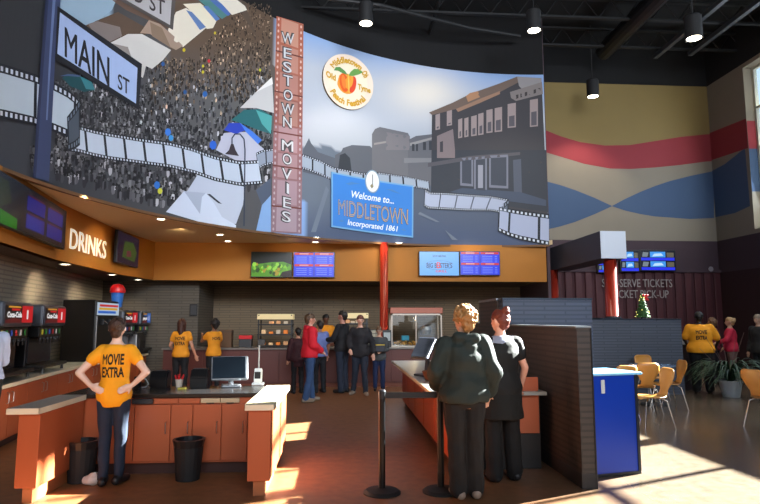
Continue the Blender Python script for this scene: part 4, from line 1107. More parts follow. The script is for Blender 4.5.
# waste bins and bag
def bin_(px, py, lab, w=.15, h=.38):
    p = at_z(px, py, 0); t = thing('waste_bin', lab, 'bin', (p.x, min(p.y + w, bf - w * 1.1), 0), 0, 'black waste bins inside the till island')
    m_ = MB(); m_.lathe([(0, 0), (w * .78, 0), (w, h), (w * 1.06, h), (w * 1.06, h + .015), (w * .93, h + .015), (w * .72, .02), (0, .02)], seg=20); m_.obj('bin_body', blkm, t)
    m_ = MB(); m_.lathe([(w * .96, h - .06), (w * 1.09, h + .02), (w * .9, h + .022), (w * .86, h - .08)], seg=20); m_.obj('bin_liner', mat('bin_liner', '#1a1a1c', .35), t)
    return t
bin_(188, 479, 'black waste bin with liner on the floor in the middle of the till counter')
bin_(92, 474, 'black waste bin between the counter arm and the employee in jeans')
p = at_z(91, 485, 0); mb = MB(); mb.ell((0, 0, .05), .085, .06, .05, 16, 10); mb.ell((.02, 0, .09), .05, .04, .035)
for v in mb.bm.verts: v.co += noise.noise_vector(v.co * 22) * .012
tag(mb.obj('plastic_bag', mat('bag_white', '#b8b4b0', .5), loc=(p.x, p.y, 0.0)), 'crumpled white plastic bag on the floor by the bin', 'bag')

# ------------------------------------------------------------------ back service counter and what stands on it
BY = 14.35
bx0, bx1 = at_y(163, 349, BY).x, at_y(452, 347, BY).x
dk_red = mat('dark_red_veneer', '#5a2820', .5, var=.1, scale=2)
t = thing('service_counter', 'long dark red service counter under the food displays at the back', 'counter', (0, BY, 0))
m_ = MB(); m_.box(bx0, bx1, .03, .72, .1, .90); m_.obj('body', dk_red, t)
m_ = MB(); m_.box(bx0, bx1, .08, .7, 0, .1); m_.obj('toe_kick', mat('toe_orange', '#7a3c22', .5), t)
m_ = MB(); m_.box(bx0 - .03, bx1 + .03, -.03, .75, .90, .945, .008); m_.obj('worktop', mat('service_top', '#77706a', .3), t)
x = bx0 + .05
while x < bx1 - .9:
    m_ = MB(); m_.box(x, x + .88, .012, .03, .13, .88, .004); m_.obj('front_panel', dk_red, t); x += .9
TZ = .945
def warmer(xa, xb, yt, lab):
    a, b = at_y(xa, 330, BY + .15).x, at_y(xb, 330, BY + .15).x; zt = at_y((xa + xb) / 2, yt, BY + .15).z
    H_ = zt - TZ; W = b - a
    t = thing('food_warmer', lab, 'food warmer', (a, BY + .12, TZ), 0, 'food warmers on the service counter')
    m_ = MB()
    for x in (0, W - .03):
        for y in (0, .45): m_.box(x, x + .03, y, y + .03, 0, H_ - .02)
    m_.obj('frame', blk, t)
    for z in (.02, H_ * .36, H_ * .66): m_ = MB(); m_.box(-.01, W + .01, -.01, .49, z, z + .035, .004); m_.obj('shelf', blk, t)
    m_ = MB(); m_.profile([(-.04, H_ - .13), (.5, H_ - .13), (.5, H_), (.02, H_)], -.02, W + .02); m_.obj('lit_header', mat('warmer_header', '#c8b890', .5, emit='#d8c080', es=.35), t)
    rr = random.Random(int(xa))
    for z in (.055, H_ * .36 + .035, H_ * .66 + .035):
        for k in range(4):
            if rr.random() < .75:
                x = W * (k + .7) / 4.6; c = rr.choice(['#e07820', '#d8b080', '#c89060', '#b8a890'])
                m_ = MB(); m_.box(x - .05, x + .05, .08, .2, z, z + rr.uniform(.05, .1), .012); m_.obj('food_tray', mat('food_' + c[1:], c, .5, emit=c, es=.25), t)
    lamp('warmer_lamp', 'POINT', (a + W / 2, BY + .3, zt - .17), 2.5, (1, .7, .4), shadow_soft_size=.05)
warmer(258, 292, 314, 'lit food warmer with shelves of snacks left of the red hoodie boy')
warmer(344, 367.5, 313, 'lit food warmer partly hidden behind the man in black')
a, b = at_y(391, 330, BY + .1).x, at_y(442, 330, BY + .1).x; zt = at_y(416, 307.5, BY + .1).z; H_ = zt - TZ; W = b - a
t = thing('popcorn_case', 'glass popcorn case with copper header on the service counter', 'popcorn machine', (a, BY + .08, TZ))
m_ = MB()
for x in (0, W - .035): m_.box(x, x + .035, 0, .035, .04, H_ - .15); m_.box(x, x + .035, .5, .535, .04, H_ - .15)
m_.box(0, W, 0, .035, H_ - .19, H_ - .15); m_.obj('frame', mat('case_frame', '#a09488', .35, .5), t)
m_ = MB(); m_.box(-.02, W + .02, -.02, .56, H_ - .15, H_, .01); m_.obj('header', mat('copper_header', '#8a4c38', .4, .3), t)
m_ = MB(); m_.box(-.03, W + .03, -.04, .56, 0, .04, .005); m_.obj('tray', mat('case_tray', '#b0a89c', .35, .5), t)
m_ = MB(); m_.box(.035, W - .035, .012, .018, .04, H_ - .19); m_.obj('glass_front', glass('case_glass', '#f0f0ec', .1), t)
m_ = MB(); m_.box(W * .48, W * .5, .004, .03, .04, H_ - .19); m_.obj('door_rail', MATS['case_frame'], t)
rr = random.Random(9); m_ = MB()
for k in range(70): m_.ell((rr.uniform(.1, W - .1), rr.uniform(.1, .4), .06 + rr.uniform(0, .08)), .035, .035, .03, 6, 4)
o = m_.obj('popcorn', mat('popcorn', '#d8a850', .7), t); o['kind'] = 'stuff'
m_ = MB(); m_.lathe([(0, .0), (.12, .0), (.16, .12), (.14, .2), (.05, .24), (0, .24)], (W * .7, .26, .3), 18); m_.obj('kettle', steel, t)
m_ = MB(); m_.box(W * .22, W * .36, .1, .25, .16, .28, .01); m_.obj('blue_glow', mat('blue_glow', '#2c9cc0', .4, emit='#2ca0d0', es=.3), t, label='small block of blue glow')  # glowing block standing in for a blue glow inside the case
lamp('popcorn_lamp', 'POINT', (a + W * .45, BY + .3, TZ + H_ - .26), 7, (1, .75, .45), shadow_soft_size=.05)
# small goods
def on_service(px, w, h, d, m_, name, lab, cat, y=.3, bev=.008):
    X = at_y(px, 340, BY + y).x; mb = MB(); mb.box(-w / 2, w / 2, -d / 2, d / 2, 0, h, bev); return X, mb
X, mb = on_service(246, .30, .20, .25, None, '', '', ''); t = thing('napkin_dispenser', 'dark napkin dispenser with a red top on the service counter', 'dispenser', (X, BY + .3, TZ))
mb.obj('body', dgray, t); m_ = MB(); m_.box(-.155, .155, -.13, .13, .201, .29, .01); m_.obj('top', redp, t)
for px, w, h, lab, c in ((226, .30, .42, 'brown cardboard carton on the service counter by the employee in yellow', '#5c4028'), (326, .36, .20, 'pale tray of cups in front of the cashier in yellow', '#8c8478')):
    X = at_y(px, 340, BY + .25).x; t = thing('carton' if px == 226 else 'cup_tray', lab, 'carton' if px == 226 else 'tray', (X, BY + .25, TZ))
    m_ = MB(); m_.box(-w / 2, w / 2, -.14, .14, 0, h, .004); m_.obj('box', mat('card_' + c[1:], c, .7), t)
    m_ = MB(); m_.box(-w / 2 - .004, w / 2 + .004, -.145, .145, h - .05, h - .03); m_.obj('rim', mat('card_edge', '#4a3c30', .7), t)
X = at_y(374, 330, BY + .4).x; t = thing('price_cards', 'cream price cards on a stand beside the red column', 'price cards', (X, BY + .4, TZ))
m_ = MB(); m_.box(-.16, .16, 0, .015, .03, .42); m_.obj('backboard', dgray, t)
for i in range(3):
    for j in range(4): m_ = MB(); m_.box(-.15 + i * .103, -.06 + i * .103, -.006, 0, .06 + j * .09, .135 + j * .09); m_.obj('card', mat('cream_card', '#b0a890', .6), t)
X = at_y(387.5, 330, BY + .12).x; t = thing('picture_stand', 'black framed notice with white sheet beside the popcorn case', 'notice', (X - .02, BY + .03, TZ))
m_ = MB(); m_.box(-.11, .11, 0, .03, 0, .42, .006); m_.obj('frame', blk, t); m_ = MB(); m_.box(-.08, .08, -.004, 0, .16, .36); m_.obj('sheet', mat('sheet', '#a8b0b0', .6), t)
p = at_y(214, 310, 15.47); mb = MB(); mb.m(blk).box(-.10, .10, -.03, 0, -.16, .16, .01); mb.m(dgray).box(-.07, .07, -.034, -.03, -.12, .12)
tag(mb.obj('wall_plate', None, loc=(min(p.x, bx - .12), 15.5, p.z)), 'small dark framed plate on the pale tiled wall corner', 'plate')

# ------------------------------------------------------------------ columns
col_m = mat('red_column', '#96281a', .3, var=.35, scale=3, stretch=(1, 1, .15), coat=.5)
def column(x, y, z0, z1, r, lab):
    t = thing('round_column', lab, 'column', (x, y, z0), 0, 'red columns')
    m_ = MB(); m_.smooth = True; m_.lathe([(0, 0), (r, 0), (r, z1 - z0), (0, z1 - z0)], seg=28); o = m_.obj('shaft', col_m, t)
    m_ = MB(); m_.lathe([(r, 0), (r * 1.15, 0), (r * 1.15, .05), (r, .05)], seg=28); m_.obj('collar', dgray, t)
p = at_y(384, 300, 14.62); column(p.x, 14.62, TZ, ZB, .105, 'red varnished column rising from the service counter to the soffit')

# ------------------------------------------------------------------ right till counter with partition
ZP = .83
PX0, PY0, PY1 = 1.20, 6.45, 11.3
t = thing('till_counter', 'long orange till counter running back from the two women at the partition', 'counter', (PX0, PY0, 0))
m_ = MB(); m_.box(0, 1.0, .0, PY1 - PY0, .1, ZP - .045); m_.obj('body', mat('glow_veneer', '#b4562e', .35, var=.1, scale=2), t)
m_ = MB(); m_.box(.05, .95, .05, PY1 - PY0 - .05, 0, .1); m_.obj('toe_kick', veneer_d, t)
m_ = MB(); m_.m(top_gray).box(-.2, 1.05, -.12, PY1 - PY0 + .06, ZP - .04, ZP, .006); m_.obj('worktop', None, t)
m_ = MB(); m_.box(-.205, -.2, -.12, PY1 - PY0 + .06, ZP - .043, ZP - .002); m_.obj('edge_strip', top_edge, t)
m_ = MB(); m_.box(-.0, 1.0, -.02, 0, .0, ZP - .045, .004); m_.obj('end_shade', mat('end_shade_dark', '#120e0d', .5), t, label='dark sheet of painted shade')  # dark sheet that paints the shade on the counter end
m_ = MB(); m_.box(.74, .98, -.05, -.02, .38, .98, .004); m_.obj('end_panel', veneer, t)
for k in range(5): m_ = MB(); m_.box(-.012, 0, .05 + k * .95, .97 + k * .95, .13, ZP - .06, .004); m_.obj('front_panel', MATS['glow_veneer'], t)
# till screen and basket on it
p = at_z(424, 353, ZP); Yq = 8.2
p = at_y(424, 350, Yq)
t = thing('till_monitor', 'silver edged till screen seen edge on, left of the hoodie woman', 'monitor', (p.x, Yq, ZP), radians(-62))
Mt = Matrix.Translation((0, 0, .38)) @ Matrix.Rotation(radians(-30), 4, 'X')
m_ = MB(); m_.box(-.2, .2, -.03, .03, -.17, .17, .025, Mt); m_.obj('casing', chrome, t)
m_ = MB(); m_.box(-.175, .175, -.036, -.029, -.145, .145, .002, Mt); m_.obj('display', MATS['screen_dark'], t)
m_ = MB(); m_.box(-.12, .12, -.1, .12, 0, .03, .01); m_.tube([(0, .04, .02), (0, .06, .2), (0, .02, .36)], .035, 10); m_.obj('stand', dgray, t)
p = at_y(433, 355, 7.6); t = thing('snack_basket', 'brown woven basket of snacks on the till counter beside the hoodie woman', 'basket', (p.x + .03, 7.6, ZP))
m_ = MB(); m_.lathe([(0, 0), (.13, 0), (.17, .1), (.175, .12), (.155, .12), (.12, .02), (0, .02)], seg=20); m_.obj('basket', mat('wicker', '#6a3c1c', .7, var=.5, scale=60), t)
rr = random.Random(2)
for k in range(9):
    a = rr.uniform(0, 6.28); r = rr.uniform(.0, .1); m_ = MB(); m_.box(-.035, .035, -.012, .012, -.05, .05, .006, Matrix.Translation((r * cos(a), r * sin(a), .11)) @ Matrix.Rotation(rr.uniform(-.6, .6), 4, 'Y') @ Matrix.Rotation(a, 4, 'Z')); m_.obj('snack_bag', mat('snack%d' % (k % 3), ['#c88030', '#a83a20', '#3c2418'][k % 3], .4), t)
p = at_y(441, 340, 7.9); t = thing('receipt_printer', 'black receipt printer behind the snack basket on the till counter', 'printer', (p.x + .03, 8.0, ZP))
m_ = MB(); m_.profile([(-.1, 0), (.12, 0), (.12, .26), (.0, .33), (-.1, .18)], -.13, .13, bev=.015); m_.obj('body', blk, t)
m_ = MB(); m_.box(-.05, .06, -.06, .02, .28, .41, .01); m_.obj('scanner_head', blk, t)
# partition
q0, q1 = at_z(582, 488.5, 0), at_z(597.5, 489.5, 0)
PTX0, PTX1, PTY = q0.x, q1.x, (q0.y + q1.y) / 2
PTZ = at_y(590, 326, PTY).z
PTY2 = 8.1
t = thing('tiled_partition', 'eye-high dark tiled partition beside the two women, standing on the floor', 'partition', (PTX0, PTY, 0))
W = PTX1 - PTX0
m_ = MB(); m_.box(0, W, 0, PTY2 - PTY, .14, PTZ - .02); m_.obj('tiled_wall', pbrick, t)
m_ = MB(); m_.box(-.006, W + .006, -.006, PTY2 - PTY, 0, .14, .003); m_.obj('base_plinth', mat('plinth_dark', '#2c2a2c', .5), t)
m_ = MB(); m_.box(-.015, W + .012, -.012, PTY2 - PTY, PTZ - .02, PTZ, .003); m_.obj('top_cap', mat('cap_metal', '#8c9298', .3, .7), t)
m_ = MB(); m_.box(W, W + .012, -.012, .02, 0, PTZ - .02, .002); m_.obj('corner_trim', mat('corner_metal', '#3c3e42', .3, .7), t)
zr = at_y(550, 298, PTY2).z; xa, xb = at_y(503, 310, PTY2).x, at_y(592, 310, PTY2).x
t = thing('tiled_wall_screen', 'taller blue grey tiled screen wall rising behind the dark partition', 'screen wall', (xa, PTY2 + .003, 0))
m_ = MB(); m_.box(0, xb - xa, 0, .2, 0, zr - .03); m_.obj('tiled_wall', gbrick, t)
m_ = MB(); m_.box(-.01, xb - xa + .01, -.01, .21, zr - .03, zr, .003); m_.obj('top_cap', mat('cap_dark', '#2c3440', .35, .5), t)
for y0_, y1_, z_, lab in ((PTY2 + .22, 9.4, zr, 'taller return wall of the till booth running back behind the tiled screen'), (9.41, 10.7, 1.58, 'lower dark return wall of the till booth beside the long till counter')):
    t = thing('tiled_return_wall', lab, 'screen wall', (2.26, y0_, 0)); m_ = MB(); m_.box(0, .16, 0, y1_ - y0_, 0, z_ - .03); m_.obj('tiled_wall', pbrick, t)
    m_ = MB(); m_.box(-.01, .17, 0, y1_ - y0_, z_ - .03, z_, .003); m_.obj('top_cap', MATS['cap_metal'], t)
# low tiled wall of the ticket booth
LWY = 12.4
xa, xb = at_y(590, 330, LWY).x, at_y(681.5, 330, LWY).x; zl = at_y(640, 318.6, LWY).z
t = thing('tiled_half_wall', 'blue grey tiled half wall behind the cafe chairs', 'half wall', (xa, LWY, 0))
m_ = MB(); m_.box(0, xb - xa, 0, .6, 0, zl - .03); m_.obj('tiled_wall', gbrick, t)
m_ = MB(); m_.box(-.01, xb - xa + .01, -.01, .61, zl - .03, zl, .003); m_.obj('top_cap', MATS['cap_dark'], t)
# canopy beam and columns
ca, cb = at_y(600, 231, LWY), at_y(626.5, 258.5, LWY); tt = at_y(600, 231, LWY)
# far end where the beam's left face reaches x=546
Yf = 12.4
while proj(Vector((ca.x, Yf, ca.z)))[0] > 547: Yf += .05
t = thing('canopy_beam', 'deep grey canopy beam with pale end face over the ticket booth', 'beam', (ca.x, LWY, cb.z), 0)
m_ = MB(); m_.box(0, cb.x - ca.x, .01, Yf - LWY, 0, ca.z - cb.z); m_.obj('beam', mat('beam_slate', '#3c3f4c', .6), t)
m_ = MB(); m_.box(0, cb.x - ca.x, -.01, .01, 0, ca.z - cb.z); m_.obj('end_face', mat('end_white', '#c0cad8', .5), t, label='pale blue-white end face')
mx = (ca.x + cb.x) / 2
column(at_y(612, 300, LWY + .25).x, LWY + .25, zl, cb.z, .145, 'red varnished column standing on the half wall under the pale beam end')
column(min(at_y(553.5, 300, Yf - .3).x + .02, cb.x - .12), Yf - .3, 0, cb.z, .125, 'red varnished column at the rear end of the canopy beam')
p = at_y(613, 317, LWY + .02); mb = MB(); mb.box(-.26, .22, 0, .5, 0, .02, .004); tag(mb.obj('ledge_plate', MATS['cap_dark'], loc=(p.x, LWY + .02, zl)), 'thin dark ledge plate around the foot of the red column', 'plate')
# little christmas tree
p = at_y(643, 318, LWY + .2); hT = at_y(643, 293, LWY + .2).z - zl
t = thing('christmas_tree', 'small lit christmas tree with red bow on the half wall', 'christmas tree', (p.x, LWY + .2, zl + .001))
m_ = MB(); rr = random.Random(4)
for i in range(8):
    z = hT * (.06 + .11 * i); r = .15 * (1 - i / 9.0)
    for k in range(16 - i):
        a = 2 * pi * k / (16 - i) + i; m_.capsule((0, 0, z + .05), (r * cos(a), r * sin(a), z + rr.uniform(-.01, .02)), .03, .012, 5)
m_.lathe([(0, .02), (.12, .03), (.03, hT * .85), (0, hT * .95)], seg=12); m_.obj('foliage', mat('fir_green', '#2c5a24', .7, var=.4, scale=30), t)
m_ = MB(); m_.lathe([(0, 0), (.06, 0), (.05, .06), (0, .06)], seg=12); m_.obj('stand', dgray, t)
m_ = MB()
for k in range(26):
    z = rr.uniform(.05, .9); a = rr.uniform(0, 6.28); r = .16 * (1 - z) + .01; m_.ell((r * cos(a), r * sin(a), z * hT), .009, .009, .009, 6, 4)
o = m_.obj('fairy_lights', mat('fairy', '#fff0b0', .4, emit='#f0e878', es=2.5), t); o['kind'] = 'stuff'
m_ = MB()
for s_ in (-1, 1): m_.ell((.05 + s_ * .035, -.06, hT * .9), .04, .02, .028, 10, 6, ); m_.capsule((.05, -.06, hT * .88), (.07 + s_ * .03, -.08, hT * .72), .012, .016, 6)
m_.obj('bow', redp, t)
# ticket counter beyond the half wall
a, b = at_y(668, 340, 13.2).x, at_y(691, 340, 13.2).x; z0, z1 = at_y(680, 344.5, 13.2).z, at_y(680, 337.5, 13.2).z
t = thing('ticket_counter', 'dark ticket counter with pale ledge between half wall and the employee in yellow', 'counter', (a, 13.2, 0))
m_ = MB(); m_.box(0, b - a, .03, .6, 0, z0); m_.obj('body', mat('ticket_body', '#2c1c1e', .6), t)
m_ = MB(); m_.box(-.02, b - a + .02, 0, .62, z0, z1, .005); m_.obj('ledge', mat('ledge_pale', '#a8a4a4', .4), t)
p = at_y(680, 325, 13.6); t = thing('ticket_monitor', 'black monitor on the ticket counter ledge', 'monitor', ((a + b) / 2 - .1, 13.55, z1))
m_ = MB(); m_.box(-.2, .2, -.02, .03, .06, .36, .01); m_.obj('screen', blk, t); m_ = MB(); m_.box(-.1, .1, -.08, .08, 0, .02); m_.box(-.02, .02, -.0, .02, .02, .1); m_.obj('stand', blk, t)

# ------------------------------------------------------------------ blue cabinet
bl, brr = at_z(600, 478, 0), at_z(641, 473.5, 0)
A_, B_ = Vector((bl.x - .02, bl.y + .02, 0)), Vector((brr.x, brr.y, 0)); u = (B_ - A_).normalized(); W = (B_ - A_).length
t = thing('blue_cabinet', 'bright blue cabinet with pale cyan top standing behind the dark partition', 'cabinet', A_, atan2(u.y, u.x))
m_ = MB(); m_.box(0, W, .0, .55, .03, 1.02); m_.obj('body', mat('vivid_blue', '#0c36a4', .35, var=.1, scale=1.5), t)
m_ = MB(); m_.box(W - .03, W, -.012, .0, .03, 1.02); m_.box(0, W, -.008, .5, 0, .03); m_.obj('edge_trim', mat('cab_trim', '#20242c', .4), t)
m_ = MB(); m_.box(-.02, W + .07, -.02, .57, 1.02, 1.05, .012); m_.obj('top', mat('cyan_top', '#78b4dc', .25), t)
m_ = MB(); m_.box(.09, .135, -.012, 0, .84, .98, .006); m_.obj('label_plate', mat('plate_white', '#c0c4c8', .4), t)

# ------------------------------------------------------------------ queue barrier
def post(px, py, lab):
    p = at_z(px, py, 0); t = thing('queue_post', lab, 'queue post', p, 0, 'retractable belt posts')
    m_ = MB(); m_.lathe([(0, 0), (.175, 0), (.175, .012), (.15, .03), (.05, .045), (.03, .05), (0, .05)], seg=32); m_.obj('base', blkm, t)
    m_ = MB(); m_.smooth = False; m_.lathe([(0, .04), (.032, .04), (.032, .88), (0, .88)], seg=24); m_.obj('post', mat('post_black', '#141416', .3, .3), t)
    m_ = MB(); m_.lathe([(0, .86), (.036, .86), (.036, .93), (.03, .945), (0, .945)], seg=24); m_.obj('belt_head', mat('belt_head', '#3a3c40', .3, .6), t)
    return t, p
t1, p1 = post(382, 493, 'black queue post standing free on the floor in front of the till counter')
t2, p2 = post(441, 492, 'black queue post partly hidden by the legs of the hoodie woman')
d = (p2 - p1); m_ = MB(); ang = atan2(d.y, d.x); m_.box(.035, d.length - .035, -.002, .002, .865, .92); m_.obj('belt', mat('belt_black', '#0c0c0e', .6), t1)
t1.rotation_euler = (0, 0, ang)

# ------------------------------------------------------------------ cafe chairs and table
chair_wood = mat('bent_beech', '#bf8740', .35, var=.15, scale=4, stretch=(1, .2, 1))
def make_chair(lab):
    t = thing('cafe_chair', lab, 'chair', (0, 0, 0), 0, 'bentwood cafe chairs')
    # back rest and seat are one bent shell: front is +y
    def shell(rows, name):
        mb = MB(); mb.smooth = True; vs = []
        for y, z, w, dish in rows:
            n = 8; vs.append([mb.bm.verts.new((w * (2 * k / n - 1), y + (dish if name == 'backrest' else 0) * (1 - (2 * k / n - 1) ** 2) * -1, z - (dish if name == 'seat' else 0) * (1 - (2 * k / n - 1) ** 2))) for k in range(n + 1)])
        for a, b in zip(vs, vs[1:]):
            for k in range(8): mb.face([a[k], a[k + 1], b[k + 1], b[k]])
        o = mb.obj(name, chair_wood, t); s = o.modifiers.new('ply', 'SOLIDIFY'); s.thickness = .012; s.offset = 0
        return o
    shell([(.24, .43, .16, 0), (.225, .45, .195, .0), (.12, .46, .215, .01), (.0, .455, .20, .014), (-.12, .455, .17, .014), (-.17, .47, .135, .01)], 'seat')
    shell([(-.165, .465, .135, .01), (-.195, .50, .105, .015), (-.215, .56, .10, .02), (-.235, .64, .15, .03), (-.26, .74, .195, .035), (-.275, .82, .195, .035), (-.28, .86, .165, .03), (-.282, .875, .12, .02)], 'backrest')
    for sx, sy in ((1, 1), (-1, 1), (1, -1), (-1, -1)):
        m_ = MB(); m_.tube([(sx * .03, sy * .04, .435), (sx * .13, sy * .11, .43), (sx * .17, sy * .16, .40), (sx * .235, sy * .235, .0)], .0095, 8); m_.obj('leg', chrome, t)
    return t
ch = make_chair('')
chairs = [((4.72, 8.75), radians(90), 'beech cafe chair in full view beside the blue cabinet, turned left'),
          ((6.0, 10.5), radians(84), 'beech cafe chair with its side to us in front of the employee in yellow'),
          ((at_y(617, 380, 9.6).x, 9.6), radians(8), 'beech cafe chair back showing just above the blue cabinet'),
          ((at_y(643, 380, 10.1).x, 10.1), radians(-10), 'beech cafe chair pushed to the round table with its back to us'),
          ((at_y(652, 360, 11.75).x, 11.8), radians(185), 'beech cafe chair on the far side of the round table against the half wall'),
          ((at_y(763, 400, 8.6).x, 8.5), radians(-75), 'beech cafe chair cut off by the picture edge near the window wall')]
for i, ((x, y), rz, lab) in enumerate(chairs):
    if i == 0: ch.location = (x, y, 0); ch.rotation_euler = (0, 0, rz); ch['label'] = lab
    else: dup(ch, (x, y, 0), rz, lab)
p = at_y(652, 363, 11.0); t = thing('round_table', 'round cafe table with blue grey top in the middle of the cafe chairs', 'table', (p.x, 11.0, 0))
m_ = MB(); m_.lathe([(0, .725), (.42, .725), (.425, .74), (.42, .755), (0, .755)], seg=36); m_.obj('tabletop', mat('table_blue', '#5c7a9c', .25), t)
m_ = MB(); m_.lathe([(.03, .03), (.03, .725), (0, .725)], seg=14); m_.obj('pedestal', blkm, t); m_ = MB(); m_.lathe([(0, 0), (.25, 0), (.24, .02), (.04, .05), (0, .05)], seg=24); m_.obj('base', blkm, t)

# ------------------------------------------------------------------ plant
p = at_z(738, 398, 0); t = thing('potted_plant', 'bushy dark green plant with long drooping leaves in a pale pot', 'plant', (p.x, p.y + .2, 0))
m_ = MB(); m_.lathe([(0, 0), (.16, 0), (.22, .3), (.24, .3), (.24, .34), (.2, .34), (.19, .28), (0, .28)], seg=24); m_.obj('pot', mat('pot_pale', '#9aa0a0', .4), t)
rr = random.Random(8); m_ = MB(); m_.smooth = True
for k in range(150):
    a = rr.uniform(0, 2 * pi); L = rr.uniform(.55, 1.0); up = rr.uniform(.35, 1.0); w = rr.uniform(.016, .028); n = 6; prev = None
    for i in range(n + 1):
        s_ = i / n; r = L * s_; z = .3 + up * s_ * 1.7 - (up * 1.2 + .35 * L) * s_ * s_
        c = Vector((r * cos(a), r * sin(a), max(z, .03))); sd = Vector((-sin(a), cos(a), 0)) * w * (1 - s_ ** 2 * .95)
        cur = [m_.bm.verts.new(c - sd), m_.bm.verts.new(c + Vector((0, 0, .006))), m_.bm.verts.new(c + sd)]
        if prev: m_.face([prev[0], prev[1], cur[1], cur[0]]); m_.face([prev[1], prev[2], cur[2], cur[1]])
        prev = cur
o = m_.obj('leaves', mat('leaf_dark', '#24402a', .5, var=.4, scale=6), t); o['kind'] = 'stuff'
m_ = MB()
for dx, dz in ((-.55, 1.0), (-.7, .75), (-.25, 1.15), (.3, 1.1), (.1, .95), (-.4, .85)):
    m_.tube([(0, 0, .3), (dx * .45, -.05, .3 + dz * .5), (dx, -.1, .3 + dz * .95)], [.008, .006, .003], 5)
m_.obj('stems', mat('bare_stem', '#6a5450', .6), t)

# ------------------------------------------------------------------ people
def solid(mb, name, m_, parent, voxel, smooth_it=4, disp=None, offset=None):
    """fuse overlapping pieces into one continuous smooth surface"""
    me = bpy.data.meshes.new(name); mb.bm.to_mesh(me); mb.bm.free()
    o = bpy.data.objects.new(name, me); COL.objects.link(o)
    r = o.modifiers.new('fuse', 'REMESH'); r.mode = 'VOXEL'; r.voxel_size = voxel; r.use_smooth_shade = True
    s = o.modifiers.new('smooth', 'SMOOTH'); s.iterations = smooth_it; s.factor = .6
    bpy.context.view_layer.update()
    m2 = bpy.data.meshes.new_from_object(o.evaluated_get(bpy.context.evaluated_depsgraph_get()))
    o.modifiers.clear(); o.data = m2; bpy.data.meshes.remove(me); m2.name = name
    if disp:
        amp, sc = disp
        n = [v.normal.copy() for v in m2.vertices]
        for v, k in zip(m2.vertices, n): v.co += k * amp * noise.noise(v.co * sc)
    m2.materials.clear(); m2.materials.append(m_)
    for p in m2.polygons: p.use_smooth = True
    if parent: o.parent = parent
    return o
def V3(p): return Vector(p)
